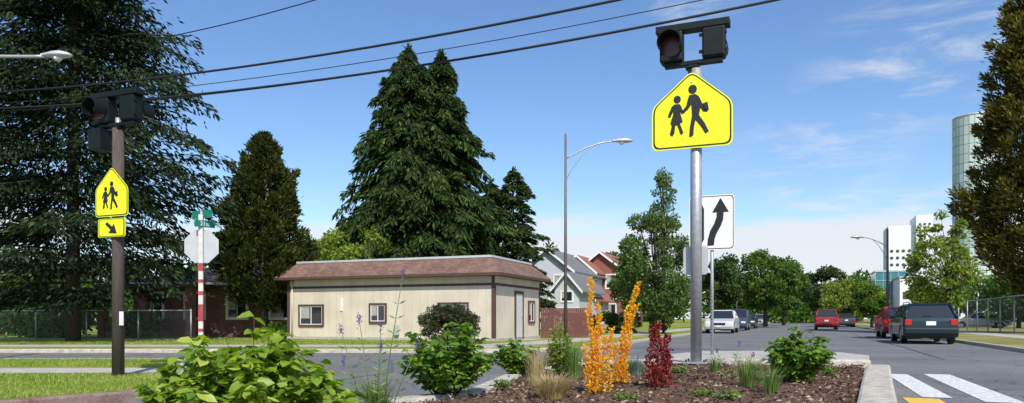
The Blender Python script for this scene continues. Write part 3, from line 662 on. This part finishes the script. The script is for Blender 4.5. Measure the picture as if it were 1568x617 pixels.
# ------------------------------------------------------------ street lamps
def street_lamp(loc,H,arm,ang,z_arm,rise=.3,r0=.085,wood=False,name='street_lamp',hs=1.0):
    R=empty(name,loc,ang)
    tube('pole',[(0,0,0),(0,0,H)],[r0,r0*.6],M['wood'] if wood else mat('lamp_pole',(.14,.12,.10),.6,.3,.15),R,12)
    P=[];Q_=[]
    for i in range(13):
        t=i/12; P.append((arm*t,0,z_arm+rise*math.sin(t*math.pi/2)))
        Q_.append((arm*.82*t,0,z_arm-.95+(rise+.93)*math.sin(t*math.pi/2)**.85))
    tube('arm',P,.03,M['grey_metal'],R,8)
    if not wood: tube('brace',Q_,.02,M['grey_metal'],R,8)
    secs=[(0,.05,.05),(.12,.09,.07),(.32,.17,.11),(.55,.19,.13),(.75,.14,.09),(.86,.04,.03)]
    vs=[];fs=[];n=12
    for (x,wy,hz) in secs:
        for k_ in range(n):
            a=2*math.pi*k_/n; zz=math.sin(a)*hz; zz=zz if zz>0 else zz*.55
            vs.append((arm-.1+x*hs,wy*math.cos(a)*hs,z_arm+rise+.02+zz*hs))
    for i in range(len(secs)-1):
        for k_ in range(n): fs.append((i*n+k_,i*n+(k_+1)%n,(i+1)*n+(k_+1)%n,(i+1)*n+k_))
    fs.append(tuple(range(n))); fs.append(tuple((len(secs)-1)*n+k_ for k_ in range(n)))
    mesh('lamp_head',vs,fs,M['signback'],R,smooth=True)
    v,f=tube_geo([(arm+.3*hs,0,z_arm+rise-.02),(arm+.3*hs,0,z_arm+rise-.12*hs)],[.13*hs,.07*hs],12); mesh('lens_bowl',v,f,M['white'],R,smooth=True)
    return R
D=30; street_lamp((X(866,D),D,BZ),Z(205,D)-BZ,2.05,0,Z(243,D)-BZ,.72,.075)
D=46; street_lamp((X(1359,D),D,.1),Z(350,D)-.1,1.6,math.pi,Z(378,D)-.1,.6,.1)
D=70; street_lamp((X(1128,D),D,.1),Z(412,D)-.1,1.5,0,Z(420,D)-.1,.3,.09)
D=12.5; street_lamp((X(-170,D),D,.12),Z(20,D),2.75,0,Z(76,D)-.12-.1,-.02,.1,True,hs=.62)
# ------------------------------------------------------------ cables
def cable(name,a,b,r,ext=1.6,sag=.2):
    A_=Vector((X(a[0],a[2]),a[2],Z(a[1],a[2]))); B_=Vector((X(b[0],b[2]),b[2],Z(b[1],b[2])))
    P=[]
    for i in range(41):
        t=-0.7+i/40*(1+.7+ext); p=A_.lerp(B_,t); p.z+= sag*(2*t-1)**2-sag; P.append(p)
    return tube(name,P,r,M['cable'],None,6)
cable('power_cable',(0,92,30),(482,0,27),.02,.6,.35)
cable('power_cable',(0,141,21),(955,-2,15),.028,.5,.28)
cable('power_cable',(0,158,21),(1075,0,15.2),.010,.5,.32)
cable('power_cable',(0,166,21),(1187,0,14.6),.028,.5,.4)
cable('power_cable',(0,170,21.2),(1150,9,14.8),.012,.5,.36)
# ------------------------------------------------------------ cars
def car(name,loc,head,col,kind='wagon',s=1.0):
    R=empty(name,(loc[0],loc[1],.012),head); R.scale=(s,s,s)
    pm,nt,b=newmat('car_paint'); b.inputs['Base Color'].default_value=(*col,1); b.inputs['Coat Weight'].default_value=.5; b.inputs['Metallic'].default_value=.1; b.inputs['Specular IOR Level'].default_value=.35
    no=nt.nodes.new('ShaderNodeTexNoise'); no.inputs['Scale'].default_value=2; mr=nt.nodes.new('ShaderNodeMapRange'); mr.inputs[3].default_value=.25; mr.inputs[4].default_value=.42
    nt.links.new(no.outputs['Fac'],mr.inputs[0]); nt.links.new(mr.outputs[0],b.inputs['Roughness'])
    Ln=4.6 if kind!='hatch' else 4.0; hw=.85; wr=.31
    ry=.85; fy=Ln-.9; roof=1.44 if kind!='suv' else 1.65; belt=.92 if kind!='suv' else 1.02
    def arc(cy_): return [(cy_+.37*math.cos(math.radians(a)),.30+.37*math.sin(math.radians(a))) for a in range(180,-1,-20)]
    prof=[(.06,.27)]+arc(ry)+arc(fy)+[(Ln-.08,.25),(Ln,.42),(Ln-.03,.62),(Ln-.25,.74),(Ln-1.15,belt-.02),(.9,belt+.02),(.12,belt+.02),(.03,belt-.12),(0,.5),(0,.36)]
    n=len(prof); vs=[];fs=[]
    def ring(x,inset):
        cyc=Ln/2; return [(x,cyc+(y-cyc)*(1-inset),z if z<.5 else z-inset*.4) for y,z in prof]
    order=[(-hw,.02),(-hw+.09,.0),(0,-.004),(hw-.09,.0),(hw,.02)]
    for x,i2 in order: vs+=ring(x,i2)
    for r_ in range(len(order)-1):
        for k_ in range(n): fs.append((r_*n+k_,(r_+1)*n+k_,(r_+1)*n+(k_+1)%n,r_*n+(k_+1)%n))
    fs.append(tuple(range(n))); fs.append(tuple(4*n+k_ for k_ in range(n-1,-1,-1)))
    mesh('body',vs,fs,pm,R,bevel=.03)
    if kind in('wagon','hatch','suv'): yb0,yb1,yt0,yt1=.1,Ln-1.35,.42,Ln-2.15
    else: yb0,yb1,yt0,yt1=.75,Ln-1.25,1.35,Ln-2.05
    xb,xt=hw-.05,hw-.22; zt_=roof-.06
    q=[(-xb,yb0,belt),(xb,yb0,belt),(xb,yb1,belt),(-xb,yb1,belt),(-xt,yt0,zt_),(xt,yt0,zt_),(xt,yt1,zt_),(-xt,yt1,zt_)]
    mesh('cabin_glass',q,BF,M['glass'],R)
    mesh('roof_panel',[(-xt-.02,yt0-.05,zt_),(xt+.02,yt0-.05,zt_),(xt+.02,yt1+.05,zt_),(-xt-.02,yt1+.05,zt_),(-xt+.05,yt0+.05,roof),(xt-.05,yt0+.05,roof),(xt-.05,yt1-.1,roof),(-xt+.05,yt1-.1,roof)],BF,pm,R,bevel=.025)
    pl=[]
    for sx_ in (-1,1):
        pl.append(([(sx_*xb,yb0,belt),(sx_*xt,yt0,zt_)],.055)); pl.append(([(sx_*xb,yb1,belt),(sx_*xt,yt1,zt_)],.035))
        for f_ in (.36,.68):
            pl.append(([(sx_*(xb+.0),yb0+(yb1-yb0)*f_,belt),(sx_*(xt+.0),yt0+(yt1-yt0)*(f_-.02),zt_)],.03))
    tubes('pillars',pl,pm,R,6)
    for sx_ in (-1,1):
        for yy in (ry,fy):
            x0=sx_*(hw-.2);x1=sx_*(hw-.01)
            v,f=tube_geo([(x0,yy,wr),(x1-sx_*.02,yy,wr),(x1,yy,wr)],[wr,wr,wr-.03],24); mesh('tyre',v,f,M['black'],R)
            v,f=tube_geo([(x1,yy,wr),(x1+sx_*.012,yy,wr)],[.19,.17],16); mesh('wheel_rim',v,f,M['grey_metal'],R)
    boxes('underbody',[(-hw+.12,hw-.12,.3,Ln-.3,.2,.5)],M['black'],R)
    rl=mat('tail_light',(.45,.015,.01),.25,0,.1)
    boxes('tail_lights',[(-hw+.05,-hw+.26,-.025,.05,belt-.26,belt-.06),(hw-.26,hw-.05,-.025,.05,belt-.26,belt-.06)],rl,R,bevel=.01)
    boxes('rear_bumper',[(-hw+.03,hw-.03,-.07,.06,.36,.56)],pm,R,bevel=.03)
    boxes('bumper_strip',[(-hw+.1,hw-.1,-.08,-.068,.44,.48)],M['black'],R)
    boxes('licence_plate',[(-.15,.15,-.022,-.008,.66,.80)],M['white'],R)
    boxes('rear_wiper',[(-.25,.05,.10,.12,belt+.08,belt+.095)],M['black'],R)
    boxes('headlights',[(-hw+.1,-hw+.42,Ln-.14,Ln-.01,.56,.69),(hw-.42,hw-.1,Ln-.14,Ln-.01,.56,.69)],M['white'],R,bevel=.02)
    boxes('grille',[(-.38,.38,Ln-.02,Ln+.012,.5,.64)],M['black'],R)
    boxes('number_plate_front',[(-.15,.15,Ln+.012,Ln+.02,.38,.48)],M['white'],R)
    boxes('mirrors',[(-hw-.14,-hw+.02,yb1-.35,yb1-.2,belt+.0,belt+.13),(hw-.02,hw+.14,yb1-.35,yb1-.2,belt,belt+.13)],pm,R,bevel=.03)
    if kind in('wagon','suv'): tubes('roof_rails',[([(sx_*(xt-.03),yt0+.1,roof-.02),(sx_*(xt-.03),yt0+.2,roof+.05),(sx_*(xt-.03),yt1-.3,roof+.05),(sx_*(xt-.03),yt1-.2,roof-.02)],.015) for sx_ in (-1,1)],M['black'],R)
    return R
car('parked_wagon',S(4.2,28.6),-TH,(.003,.02,.025),'wagon')
car('parked_car',S(4.3,36.5),-TH,(.35,.012,.02),'hatch')
car('parked_car',S(-4.6,49.5),math.pi-TH,(.6,.6,.62),'sedan')
car('parked_suv',S(-4.6,61),math.pi-TH,(.06,.08,.1),'suv')
car('parked_car',S(-4.6,72),math.pi-TH,(.05,.05,.055),'sedan')
car('van',S(1.9,62),-TH,(.32,.012,.02),'suv')
car('parked_car',S(4.4,82),-TH,(.06,.06,.065),'sedan')
car('parked_car',S(4.4,92),-TH,(.4,.4,.42),'sedan')
car('parked_car',S(-4.6,92),math.pi-TH,(.3,.3,.32),'sedan')
car('parked_car',(X(1545,62),62),math.pi/2-TH,(.45,.46,.48),'sedan')
car('parked_car',(X(12,33),32.5),math.pi/2,(.02,.02,.022),'sedan')
# ------------------------------------------------------------ tower & big buildings right
def tower():
    D=150; R=empty('panelled_cylinder_tower',(X(1494,D),D,0)); r_=4.2; H=Z(182,D); nx=26; nz=22
    m,nt,b=newmat('pale_green_panels'); N=nt.nodes; L=nt.links
    g=N.new('ShaderNodeNewGeometry'); cr=N.new('ShaderNodeValToRGB'); cr.color_ramp.elements[0].color=(.46,.56,.49,1); cr.color_ramp.elements[1].color=(.58,.68,.6,1)
    L.new(g.outputs['Random Per Island'],cr.inputs[0]); L.new(cr.outputs[0],b.inputs['Base Color']); b.inputs['Roughness'].default_value=.6
    vs=[];fs=[]
    for j in range(nz):
        z0=H*j/nz+.05; z1=H*(j+1)/nz-.05
        for i in range(nx):
            a0=2*math.pi*i/nx+.01; a1=2*math.pi*(i+1)/nx-.01; q=len(vs)
            vs+=[(r_*math.cos(a0),r_*math.sin(a0),z0),(r_*math.cos(a1),r_*math.sin(a1),z0),(r_*math.cos(a1),r_*math.sin(a1),z1),(r_*math.cos(a0),r_*math.sin(a0),z1)]; fs.append((q,q+1,q+2,q+3))
    mesh('panels',vs,fs,m,R)
    v,f=tube_geo([(0,0,0),(0,0,H-.02)],r_-.08,40); mesh('core',v,f,mat('panel_joint',(.22,.29,.26),.6),R)
    tube('rim',[(0,0,H),(0,0,H+.35)],r_+.05,M['signback'],R,40)
tower()
D=130; wb=mat('white_render',(.74,.74,.71),.8,0,.05); R=empty('white_perforated_building',(X(1392,D),D,0),-TH)
boxes('blocks',[(-3.4,1.0,0,8,0,Z(345,D)),(1.0,3.6,-1,7,0,Z(331,D))],wb,R)
vs=[];fs=[]
for i in range(4):
    for j in range(6):
        x=-2.8+i*.95; z=Z(405,D)-j*1.25+2.5; v,f=tube_geo([(x,-.01,z),(x,-.05,z)],.28,12); q=len(vs); vs+=v; fs+=[tuple(q+a for a in ff) for ff in f]
for i in range(3):
    for j in range(9):
        x=1.6+i*.75; z=Z(345,D)-j*1.1; v,f=tube_geo([(x,-1.01,z),(x,-1.05,z)],.22,12); q=len(vs); vs+=v; fs+=[tuple(q+a for a in ff) for ff in f]
mesh('round_openings',vs,fs,M['glass'],R)
D=115; teal=mat('teal_glass',(.04,.2,.22),.15,.1,.2,2); R=empty('teal_glass_building',(X(1368,D),D,0),-TH)
H=Z(416,D); box('glazing',-2.6,2.8,0,8,0,H,teal,R)
boxes('mullions',[(x,x+.06,-.06,0,0,H) for x in np.arange(-2.6,2.8,1.1)]+[(-2.6,2.8,-.09,-.061,z,z+.08) for z in np.arange(1,H,2.0)]+[(-2.7,2.9,-.1,8.1,H+.002,H+.25)],M['signback'],R)
D=105; R=empty('white_hospital_building',(X(1437,D),D,0),-TH); H=Z(425,D)
box('walls',-5,5.2,0,12,0,H,wb,R); boxes('parapet',[(-5.1,5.3,-.1,12.1,H+.002,H+.3)],M['concrete'],R)
boxes('window_bands',[(-4.6+i*1.6,-3.6+i*1.6,-.03,-.002,z,z+1.1) for i in range(6) for z in (1.2,3.8)],M['glass'],R)
# ------------------------------------------------------------ trees
conifer('cedar_tree',(X(112,25),25,0),21,4.6,1.9,lambda t:min(1,.5+t*4.5)*(1-t)**.38*(.76+.24*(t<.6)),LM['cedar'],nb=390,per=290,L=.26,Wd=.08,droop=.30,upk=.16,width=.55,trunk=.24,seed=3,jag=.34,hang=.6,tiers=16,minl=.35,sp=.85,inner=11000)
ovalconifer('cypress_tree',(X(404,30),30,BZ),8.35,1.98,1.35,LM['olive'],ncl=330,per=230,L=.2,Wd=.075,seed=4,peak=.28,ptop=.6)
conifer('western_red_cedar_tree',(X(645,44),44,0),17.4,4.7,1.5,lambda t:(1-t)**.62,LM['spruce'],nb=520,per=170,L=.46,Wd=.13,droop=.42,upk=.1,width=.34,trunk=.4,seed=5,tops=[(-.8,0,1,1),(1.2,.3,.985,.9)],jag=.36,hang=.7,minl=.35)
conifer('fir_tree',(X(786,47),47,0),10.6,2.6,1.5,lambda t:(1-t)**.55,LM['spruce'],nb=220,per=130,L=.34,Wd=.1,droop=.3,upk=.15,width=.4,trunk=.2,seed=6,jag=.32)
conifer('fir_tree',(X(752,48),48,0),10.0,2.6,1.5,lambda t:(1-t)**.55,LM['spruce'],nb=200,per=130,L=.34,Wd=.1,droop=.3,upk=.15,width=.4,trunk=.2,seed=16,jag=.32)
ovalconifer('golden_cypress_tree',(X(1604,38),38,.1),19.5,3.5,1.3,LM['gold'],ncl=620,per=230,L=.3,Wd=.1,seed=7,trunk=.3,peak=.3,clr=.24,ptop=.5)
broadleaf('lime_tree',(X(545,41),41,0),5.5,2.2,1.3,Z(382,41)-.1,LM['lime'],34,240,.19,.13,.12,8,clr=.26)
broadleaf('lime_tree',(X(505,42),42,0),5,1.1,1.2,Z(393,42),LM['lime'],18,240,.19,.13,.1,9)
broadleaf('birch_tree',(X(1003,38),38,BZ),9,2.55,3.1,3.75,LM['birch'],84,190,.15,.1,.11,10,taper=.35,clr=.24)
broadleaf('birch_tree',(X(1016,38.6),38.6,BZ),9,1.15,2.5,6.7,LM['birch'],46,60,.15,.09,.07,27,taper=.6,clr=.3)
broadleaf('maple_tree',(X(962,52),52,BZ),5,1.4,1.9,3.4,LM['dark'],20,300,.2,.15,.15,12)
broadleaf('maple_tree',(X(1105,60),60,BZ),5,1.9,2.2,4.1,LM['dark'],26,320,.24,.17,.15,13)
broadleaf('maple_tree',(X(1172,72),72,BZ),8,3.5,3.0,4.6,LM['mid'],64,250,.28,.2,.2,14,clr=.25)
broadleaf('maple_tree',(X(1200,90),90,BZ),8,2.6,3.2,4.6,LM['mid'],34,300,.32,.22,.2,15)
broadleaf('maple_tree',(X(1262,120),120,.1),9,4.4,4.2,5.4,LM['dark'],40,300,.42,.3,.25,17,clr=.28)
broadleaf('maple_tree',(X(1300,78),78,.1),5,3.6,2.0,3.0,LM['young'],44,260,.26,.19,.2,18,clr=.28)
broadleaf('maple_tree',(X(1335,62),62,.1),4,1.4,1.3,2.2,LM['mid'],20,250,.22,.15,.12,19)
broadleaf('young_street_tree',(X(1463,30),30,.11),5.8,1.65,2.2,3.3,LM['young'],64,100,.15,.1,.07,20,taper=.35,clr=.21,lean=-.5)
broadleaf('maple_tree',(X(1418,66),66,.1),4,1.6,1.8,2.6,LM['young'],20,260,.22,.15,.12,21)
for i,(px,D_,r_,h_,m_) in enumerate([(1440,80,3,2.2,'mid'),(1560,60,3.5,2,'mid'),(1500,90,4,2.6,'dark')]):
    broadleaf('maple_tree',(X(px,D_),D_,.1),5,r_,h_,h_+.9,LM[m_],26,280,.28,.2,.15,30+i)
def mass(name,items,m,L,Wd,seed):
    global rng; rng=np.random.default_rng(seed); R=empty(name); C=[];DD=[];tr_=[]
    for (x,y,r,h) in items:
        for c in range(9):
            k_=150; q=nrm(rng.normal(size=(k_,3))); cc=np.array([x,y,h*.55])+rng.normal(size=3)*np.array([r*.45,r*.45,h*.2])
            C.append(cc+q*(rng.random((k_,1))**.4)*r*.5); DD.append(q+rng.normal(size=(k_,3))*.6)
        tr_.append(([(x,y,0),(x,y,h*.6)],.15))
    C=np.concatenate(C);DD=np.concatenate(DD); C[:,2]=np.abs(C[:,2]); leaves('foliage',C,DD,L,Wd,m,R); tubes('trunks',tr_,M['bark'],R,5)
r_=random.Random(9)
it=[]
for i in range(46): 
    D_=r_.uniform(150,220); px=r_.uniform(820,1600); it.append((X(px,D_),D_,r_.uniform(4,6),r_.uniform(7,12)*(.5 if 1205<px<1250 else 1)))
mass('distant_trees',it,LM['mid'],.9,.6,41)
it=[]
for i in range(40):
    D_=r_.uniform(60,95); px=r_.uniform(-150,560); it.append((X(px,D_),D_,r_.uniform(2.5,4),r_.uniform(4,7)))
mass('distant_trees',it,LM['dark'],.45,.3,42)
it=[]
for i in range(14):
    D_=r_.uniform(75,90); px=r_.uniform(825,960); it.append((X(px,D_),D_,r_.uniform(1.5,2.5),r_.uniform(7,9)))
mass('distant_trees',it,LM['dark'],.45,.3,43)
it=[(X(px,D_),D_,r,h) for px,D_,r,h in [(50,31,1.0,1.2),(100,30,1.2,1.6),(20,36,2,3.6),(170,40,2,3.0),(205,30,.9,1.0),(425,29,.5,.7)]]
mass('garden_bushes',it,LM['mid'],.2,.13,44)
broadleaf('clipped_bush',(X(688,22.6),22.6,BZ),1,.98,.64,.6,LM['plum'],60,260,.07,.045,.04,50,clr=.28)
broadleaf('clipped_bush',(X(880,33),33,BZ),1,.5,.5,.5,LM['dark'],14,160,.09,.06,.03,51)
for i,(px,D_,r) in enumerate([(935,40,.8),(965,38,.7),(1010,42,.7),(900,36,.6)]):
    broadleaf('garden_bush',(X(px,D_),D_,BZ),1,r,.6,.6,LM['dark' if i%2 else 'mid'],16,160,.12,.08,.03,60+i)
# ------------------------------------------------------------ foreground planting
SZ=.21
shrub('leafy_shrub',(X(385,4.7),4.7,.1),.54,.72,LM['shrub'],62,34,.115,.07,seed=70,start=.3)
shrub('leafy_shrub',(X(268,4.8),4.9,.08),.26,.5,LM['shrub'],24,32,.11,.066,seed=71,start=.25)
shrub('leafy_shrub',(X(487,4.9),4.9,.1),.26,.46,LM['shrub'],24,32,.105,.065,seed=72,start=.25)
shrub('rose_bush',(X(682,6.3),6.3,SZ),.42,.62,LM['shrub2'],60,42,.085,.055,seed=73,start=.2)
shrub('rose_bush',(X(795,8.6),8.6,SZ),.33,.42,LM['shrub2'],34,42,.075,.046,seed=74,start=.2)
shrub('rose_bush',(X(1222,7.6),7.6,SZ),.35,.56,LM['shrub2'],46,40,.085,.055,seed=75,start=.15)
shrub('golden_spirea',(X(858,8.2),8.2,SZ),.2,.62,LM['lime'],26,70,.05,.02,seed=76,start=.2,big=False,up=1.6,whorl=False)
def column(name,loc,stems,m,Lf=.03,Wf=.022,seed=1,per=420):
    global rng; rng=np.random.default_rng(seed); R=empty(name,loc); C=[];DD=[];st=[]
    for (dx,dy,h,r,lean) in stems:
        t=rng.random(int(per*h/.8))**.85; a=rng.random(len(t))*2*np.pi
        ph=rng.random()*6
        rr=r*(1-t*.6)*(rng.random(len(t))**.5)*(1+.45*np.sin(t*27+ph)); wob=.012*np.sin(t*13+ph)
        c=np.stack([dx+wob+lean*t*t*h+np.cos(a)*rr,dy+np.sin(a)*rr,.03+t*h],1); C.append(c)
        DD.append(np.stack([np.cos(a)*.7,np.sin(a)*.7,rng.uniform(0,1,len(t))],1)+rng.normal(size=(len(t),3))*.3)
        st.append(([(dx*.5,dy*.5,0),(dx,dy,h*.4),(dx+lean*h,dy,h)],[.006,.004,.0015]))
    C=np.concatenate(C);DD=np.concatenate(DD);n=len(C)
    leaves('foliage',C,DD,rng.uniform(.6,1.3,n)*Lf,rng.uniform(.6,1.3,n)*Wf,m,R); tubes('stems',st,mat('orange_stem',(.35,.13,.03),.7),R,5)
D=6.4
column('golden_barberry',(X(906,D),D,SZ),[(0,0,1.02,.032,-.02),(.03,.03,.6,.036,.08),(-.03,0,.42,.04,-.08),(.08,.02,.5,.034,.1),(.14,0,.58,.032,.08),(.04,.0,.8,.028,.02)],LM['yellow'],.026,.02,seed=80,per=400)
D=7.4
column('golden_barberry',(X(950,D),D,SZ),[(0,0,1.04,.034,.18),(.05,0,.8,.032,.14),(-.05,.02,.42,.036,-.02),(.02,.0,.6,.036,.05)],LM['yellow'],.028,.022,seed=81,per=400)
D=7.0
column('red_barberry',(X(1010,D),D,SZ),[(0,0,.62,.05,-.05),(-.05,0,.55,.045,-.06),(.05,.03,.5,.045,.05),(.07,0,.36,.05,.08),(-.08,0,.3,.05,-.1)],LM['red'],.028,.02,seed=82,per=700)
grass_tuft('blue_fescue_grass',(X(972,8.6),8.6,SZ),.25,.26,LM['blue'],700,.003,83,.8)
grass_tuft('straw_grass',(X(845,6.1),6.1,SZ),.3,.24,LM['straw'],900,.003,84,.95)
grass_tuft('ornamental_grass',(X(822,7.2),7.2,SZ),.25,.5,LM['straw'],160,.0025,85,.4)
grass_tuft('ornamental_grass',(X(880,8),8,SZ),.2,.5,LM['weed'],160,.003,86,.35)
grass_tuft('ornamental_grass',(X(1145,7.2),7.2,SZ),.3,.4,LM['weed'],170,.0025,87,.85)
grass_tuft('ornamental_grass',(X(1180,6.6),6.6,SZ),.2,.3,LM['weed'],140,.0025,88,.9)
grass_tuft('ornamental_grass',(X(575,5.5),5.5,.1),.25,.4,LM['weed'],260,.003,89,.6)
grass_tuft('ornamental_grass',(X(1095,9.2),9.2,SZ),.2,.25,LM['weed'],140,.003,90,.6)
for i,(px,D_,r,h) in enumerate([(768,7.0,.12,.1),(1040,8.9,.15,.13),(1075,6.3,.1,.08),(915,9.3,.2,.18),(1115,6.0,.12,.12),(960,6.0,.12,.08),(1160,9.3,.2,.12),(1270,8.5,.12,.16)]):
    shrub('groundcover_plant',(X(px,D_),D_,SZ),r,h,LM['weed'],14,16,.04,.02,seed=100+i,start=.1,big=False)
def verbena(name,loc,stems,seed):
    global rng; rng=np.random.default_rng(seed); R=empty(name,loc); st=[];C=[];DD=[];pc=[];pd=[]
    for (dx,dy,h,lx) in stems:
        st.append(([(dx*.3,dy,0),(dx*.7+lx*.3,dy,h*.5),(dx+lx,dy,h)],[.005,.004,.0025]))
        for t in np.linspace(.15,.8,8):
            c=np.array([dx*.3+(dx*.7+lx)*t,dy,h*t]); 
            for s_ in (-1,1): C.append(c);DD.append(np.array([s_,rng.normal()*.5,.5]))
        top=np.array([dx+lx,dy,h])
        for j in range(46): q=rng.normal(size=3)*np.array([.008,.008,.024]); pc.append(top+q); pd.append(rng.normal(size=3)+np.array([0,0,.5]))
    leaves('foliage',np.array(C),np.array(DD),.07,.012,LM['weed'],R)
    leaves('flower_heads',np.array(pc),np.array(pd),.014,.01,LM['purple'],R); tubes('stems',st,mat('green_stem',(.1,.17,.05),.7),R,5)
verbena('purple_verbena',(X(575,5.2),5.2,.1),[(-.2,0,.72,-.05),(-.08,.05,.8,-.05),(.12,0,1.13,.08),(.04,0,.6,0),(.2,.05,.62,.1),(-.12,-.05,.5,-.1),(.0,.1,.75,.02)],110)
verbena('purple_verbena',(X(1120,7.6),7.6,SZ),[(-.1,0,.35,-.05),(.05,.05,.42,.05),(.15,0,.3,.08)],111)
rng=np.random.default_rng(120)
def lawn_blades(name,poly,x0,x1,y0,y1,n,h,z,w=.004):
    x=rng.uniform(x0,x1,n);y=rng.uniform(y0,y1,n); k_=inside(x,y,poly); x=x[k_];y=y[k_];n=len(x)
    a=rng.random(n)*2*np.pi; dd=np.stack([np.cos(a)*.5,np.sin(a)*.5,rng.uniform(.5,1.2,n)],1)
    leaves(name,np.stack([x,y,np.full(n,z)],1),dd,rng.uniform(.5,1.3,n)*h,w,LM['blade'])
ins=[G(-60,617,.12),G(30,611,.12),G(150,602,.12),G(212,596,.12),G(240,588,.12),G(255,574,.12),G(-300,575,.12)]
lawn_blades('lawn_blades',ins,-13,-3.5,6.2,10.2,90000,.05,.12,.008)
ins2=[G(-300,562.5,.12),G(250,562,.12),G(262,551,.12),G(-300,551,.12)]
lawn_blades('lawn_blades',ins2,-20,-5,10.8,14,70000,.05,.12,.009)
ins3=[(-30,22.2),(-1.3,22.2),(.5,24.2),(-1,25),(-12,29),(-30,29)]
lawn_blades('lawn_blades',ins3,-25,0,22,28,70000,.05,BZ,.014)
# ------------------------------------------------------------ light, world, camera
el=math.radians(46); ts=Vector((.22,-.975,0)).normalized()
az=math.atan2(ts.x,ts.y)
sun=bpy.data.lights.new('sun','SUN'); sun.energy=5.0; sun.angle=math.radians(.53); sun.color=(1,.95,.87)
so=bpy.data.objects.new('sun',sun); dirv=Vector((ts.x*math.cos(el),ts.y*math.cos(el),math.sin(el))); so.rotation_euler=dirv.to_track_quat('Z','Y').to_euler(); link(so)
w=bpy.data.worlds.new('World'); scene.world=w; w.use_nodes=True; nt=w.node_tree; N=nt.nodes; L=nt.links
bg=N['Background']; sky=N.new('ShaderNodeTexSky'); sky.sky_type='NISHITA'; sky.sun_disc=False; sky.sun_elevation=el; sky.sun_rotation=az%(2*math.pi)
sky.altitude=0; sky.air_density=1.0; sky.dust_density=.7; sky.ozone_density=2.5
bg.inputs['Strength'].default_value=.14
hsv=N.new('ShaderNodeHueSaturation'); hsv.inputs['Saturation'].default_value=1.15; hsv.inputs['Value'].default_value=1.25; hsv.inputs['Hue'].default_value=.505
L.new(sky.outputs[0],hsv.inputs['Color'])
tc=N.new('ShaderNodeTexCoord')
def math_(op,a,b=None,c=None,clamp=False):
    n=N.new('ShaderNodeMath'); n.operation=op; n.use_clamp=clamp
    for i,x in enumerate((a,b,c)):
        if x is None: continue
        if isinstance(x,(int,float)): n.inputs[i].default_value=x
        else: L.new(x,n.inputs[i])
    return n.outputs[0]
sep=N.new('ShaderNodeSeparateXYZ'); L.new(tc.outputs['Generated'],sep.inputs[0])
def noise(scale,st,det=9,rough=.6,off=(0,0,0)):
    mp=N.new('ShaderNodeMapping'); mp.inputs['Scale'].default_value=st; mp.inputs['Location'].default_value=off; L.new(tc.outputs['Generated'],mp.inputs['Vector'])
    n=N.new('ShaderNodeTexNoise'); n.inputs['Scale'].default_value=scale; n.inputs['Detail'].default_value=det; n.inputs['Roughness'].default_value=rough; n.inputs['Distortion'].default_value=.3
    L.new(mp.outputs[0],n.inputs['Vector']); return n.outputs['Fac']
def smooth(v,a,b,o0=0,o1=1):
    n=N.new('ShaderNodeMapRange'); n.interpolation_type='SMOOTHSTEP'; L.new(v,n.inputs[0]); n.inputs[1].default_value=a; n.inputs[2].default_value=b; n.inputs[3].default_value=o0; n.inputs[4].default_value=o1; return n.outputs[0]
n1=noise(3.4,(1,1,6),10,.62); 
low=smooth(sep.outputs[2],.08,.2,.28,-.2)
band=math_('ADD',n1,low); right=smooth(sep.outputs[0],-.35,.12,-.10,.07); band=math_('ADD',band,right)
f1=smooth(band,.52,.76,0,.9)
n2=noise(5.5,(1,1,4.0),12,.66,(3,1,2))
def blob(px,py,r):
    d=Vector(((px-CX)/F,1,(HY-py)/F)).normalized()
    vm=N.new('ShaderNodeVectorMath'); vm.operation='DISTANCE'; L.new(tc.outputs['Generated'],vm.inputs[0]); vm.inputs[1].default_value=d
    return smooth(vm.outputs['Value'],0,r,1,0)
bl=math_('ADD',math_('ADD',blob(1345,120,.11),blob(1505,38,.15)),math_('ADD',blob(1060,15,.08),blob(1250,290,.16)),None,True)
f2=math_('MULTIPLY',smooth(n2,.45,.74),math_('MULTIPLY',bl,.85))
f=math_('MAXIMUM',f1,f2)
mx=N.new('ShaderNodeMix'); mx.data_type='RGBA'; L.new(f,mx.inputs[0]); L.new(hsv.outputs[0],mx.inputs[6]); mx.inputs[7].default_value=(5.9,6.1,6.45,1)
L.new(mx.outputs[2],bg.inputs['Color'])
cam=bpy.data.cameras.new('camera'); co=bpy.data.objects.new('camera',cam); link(co); co.location=(0,0,EH); co.rotation_euler=(math.pi/2,0,0)
cam.lens=F/1568*36; cam.sensor_width=36; cam.sensor_fit='HORIZONTAL'; cam.shift_y=(HY-308.5)/1568; cam.clip_start=.1; cam.clip_end=3000
scene.camera=co
scene.view_settings.view_transform='Standard'; scene.view_settings.look='None'; scene.view_settings.exposure=0
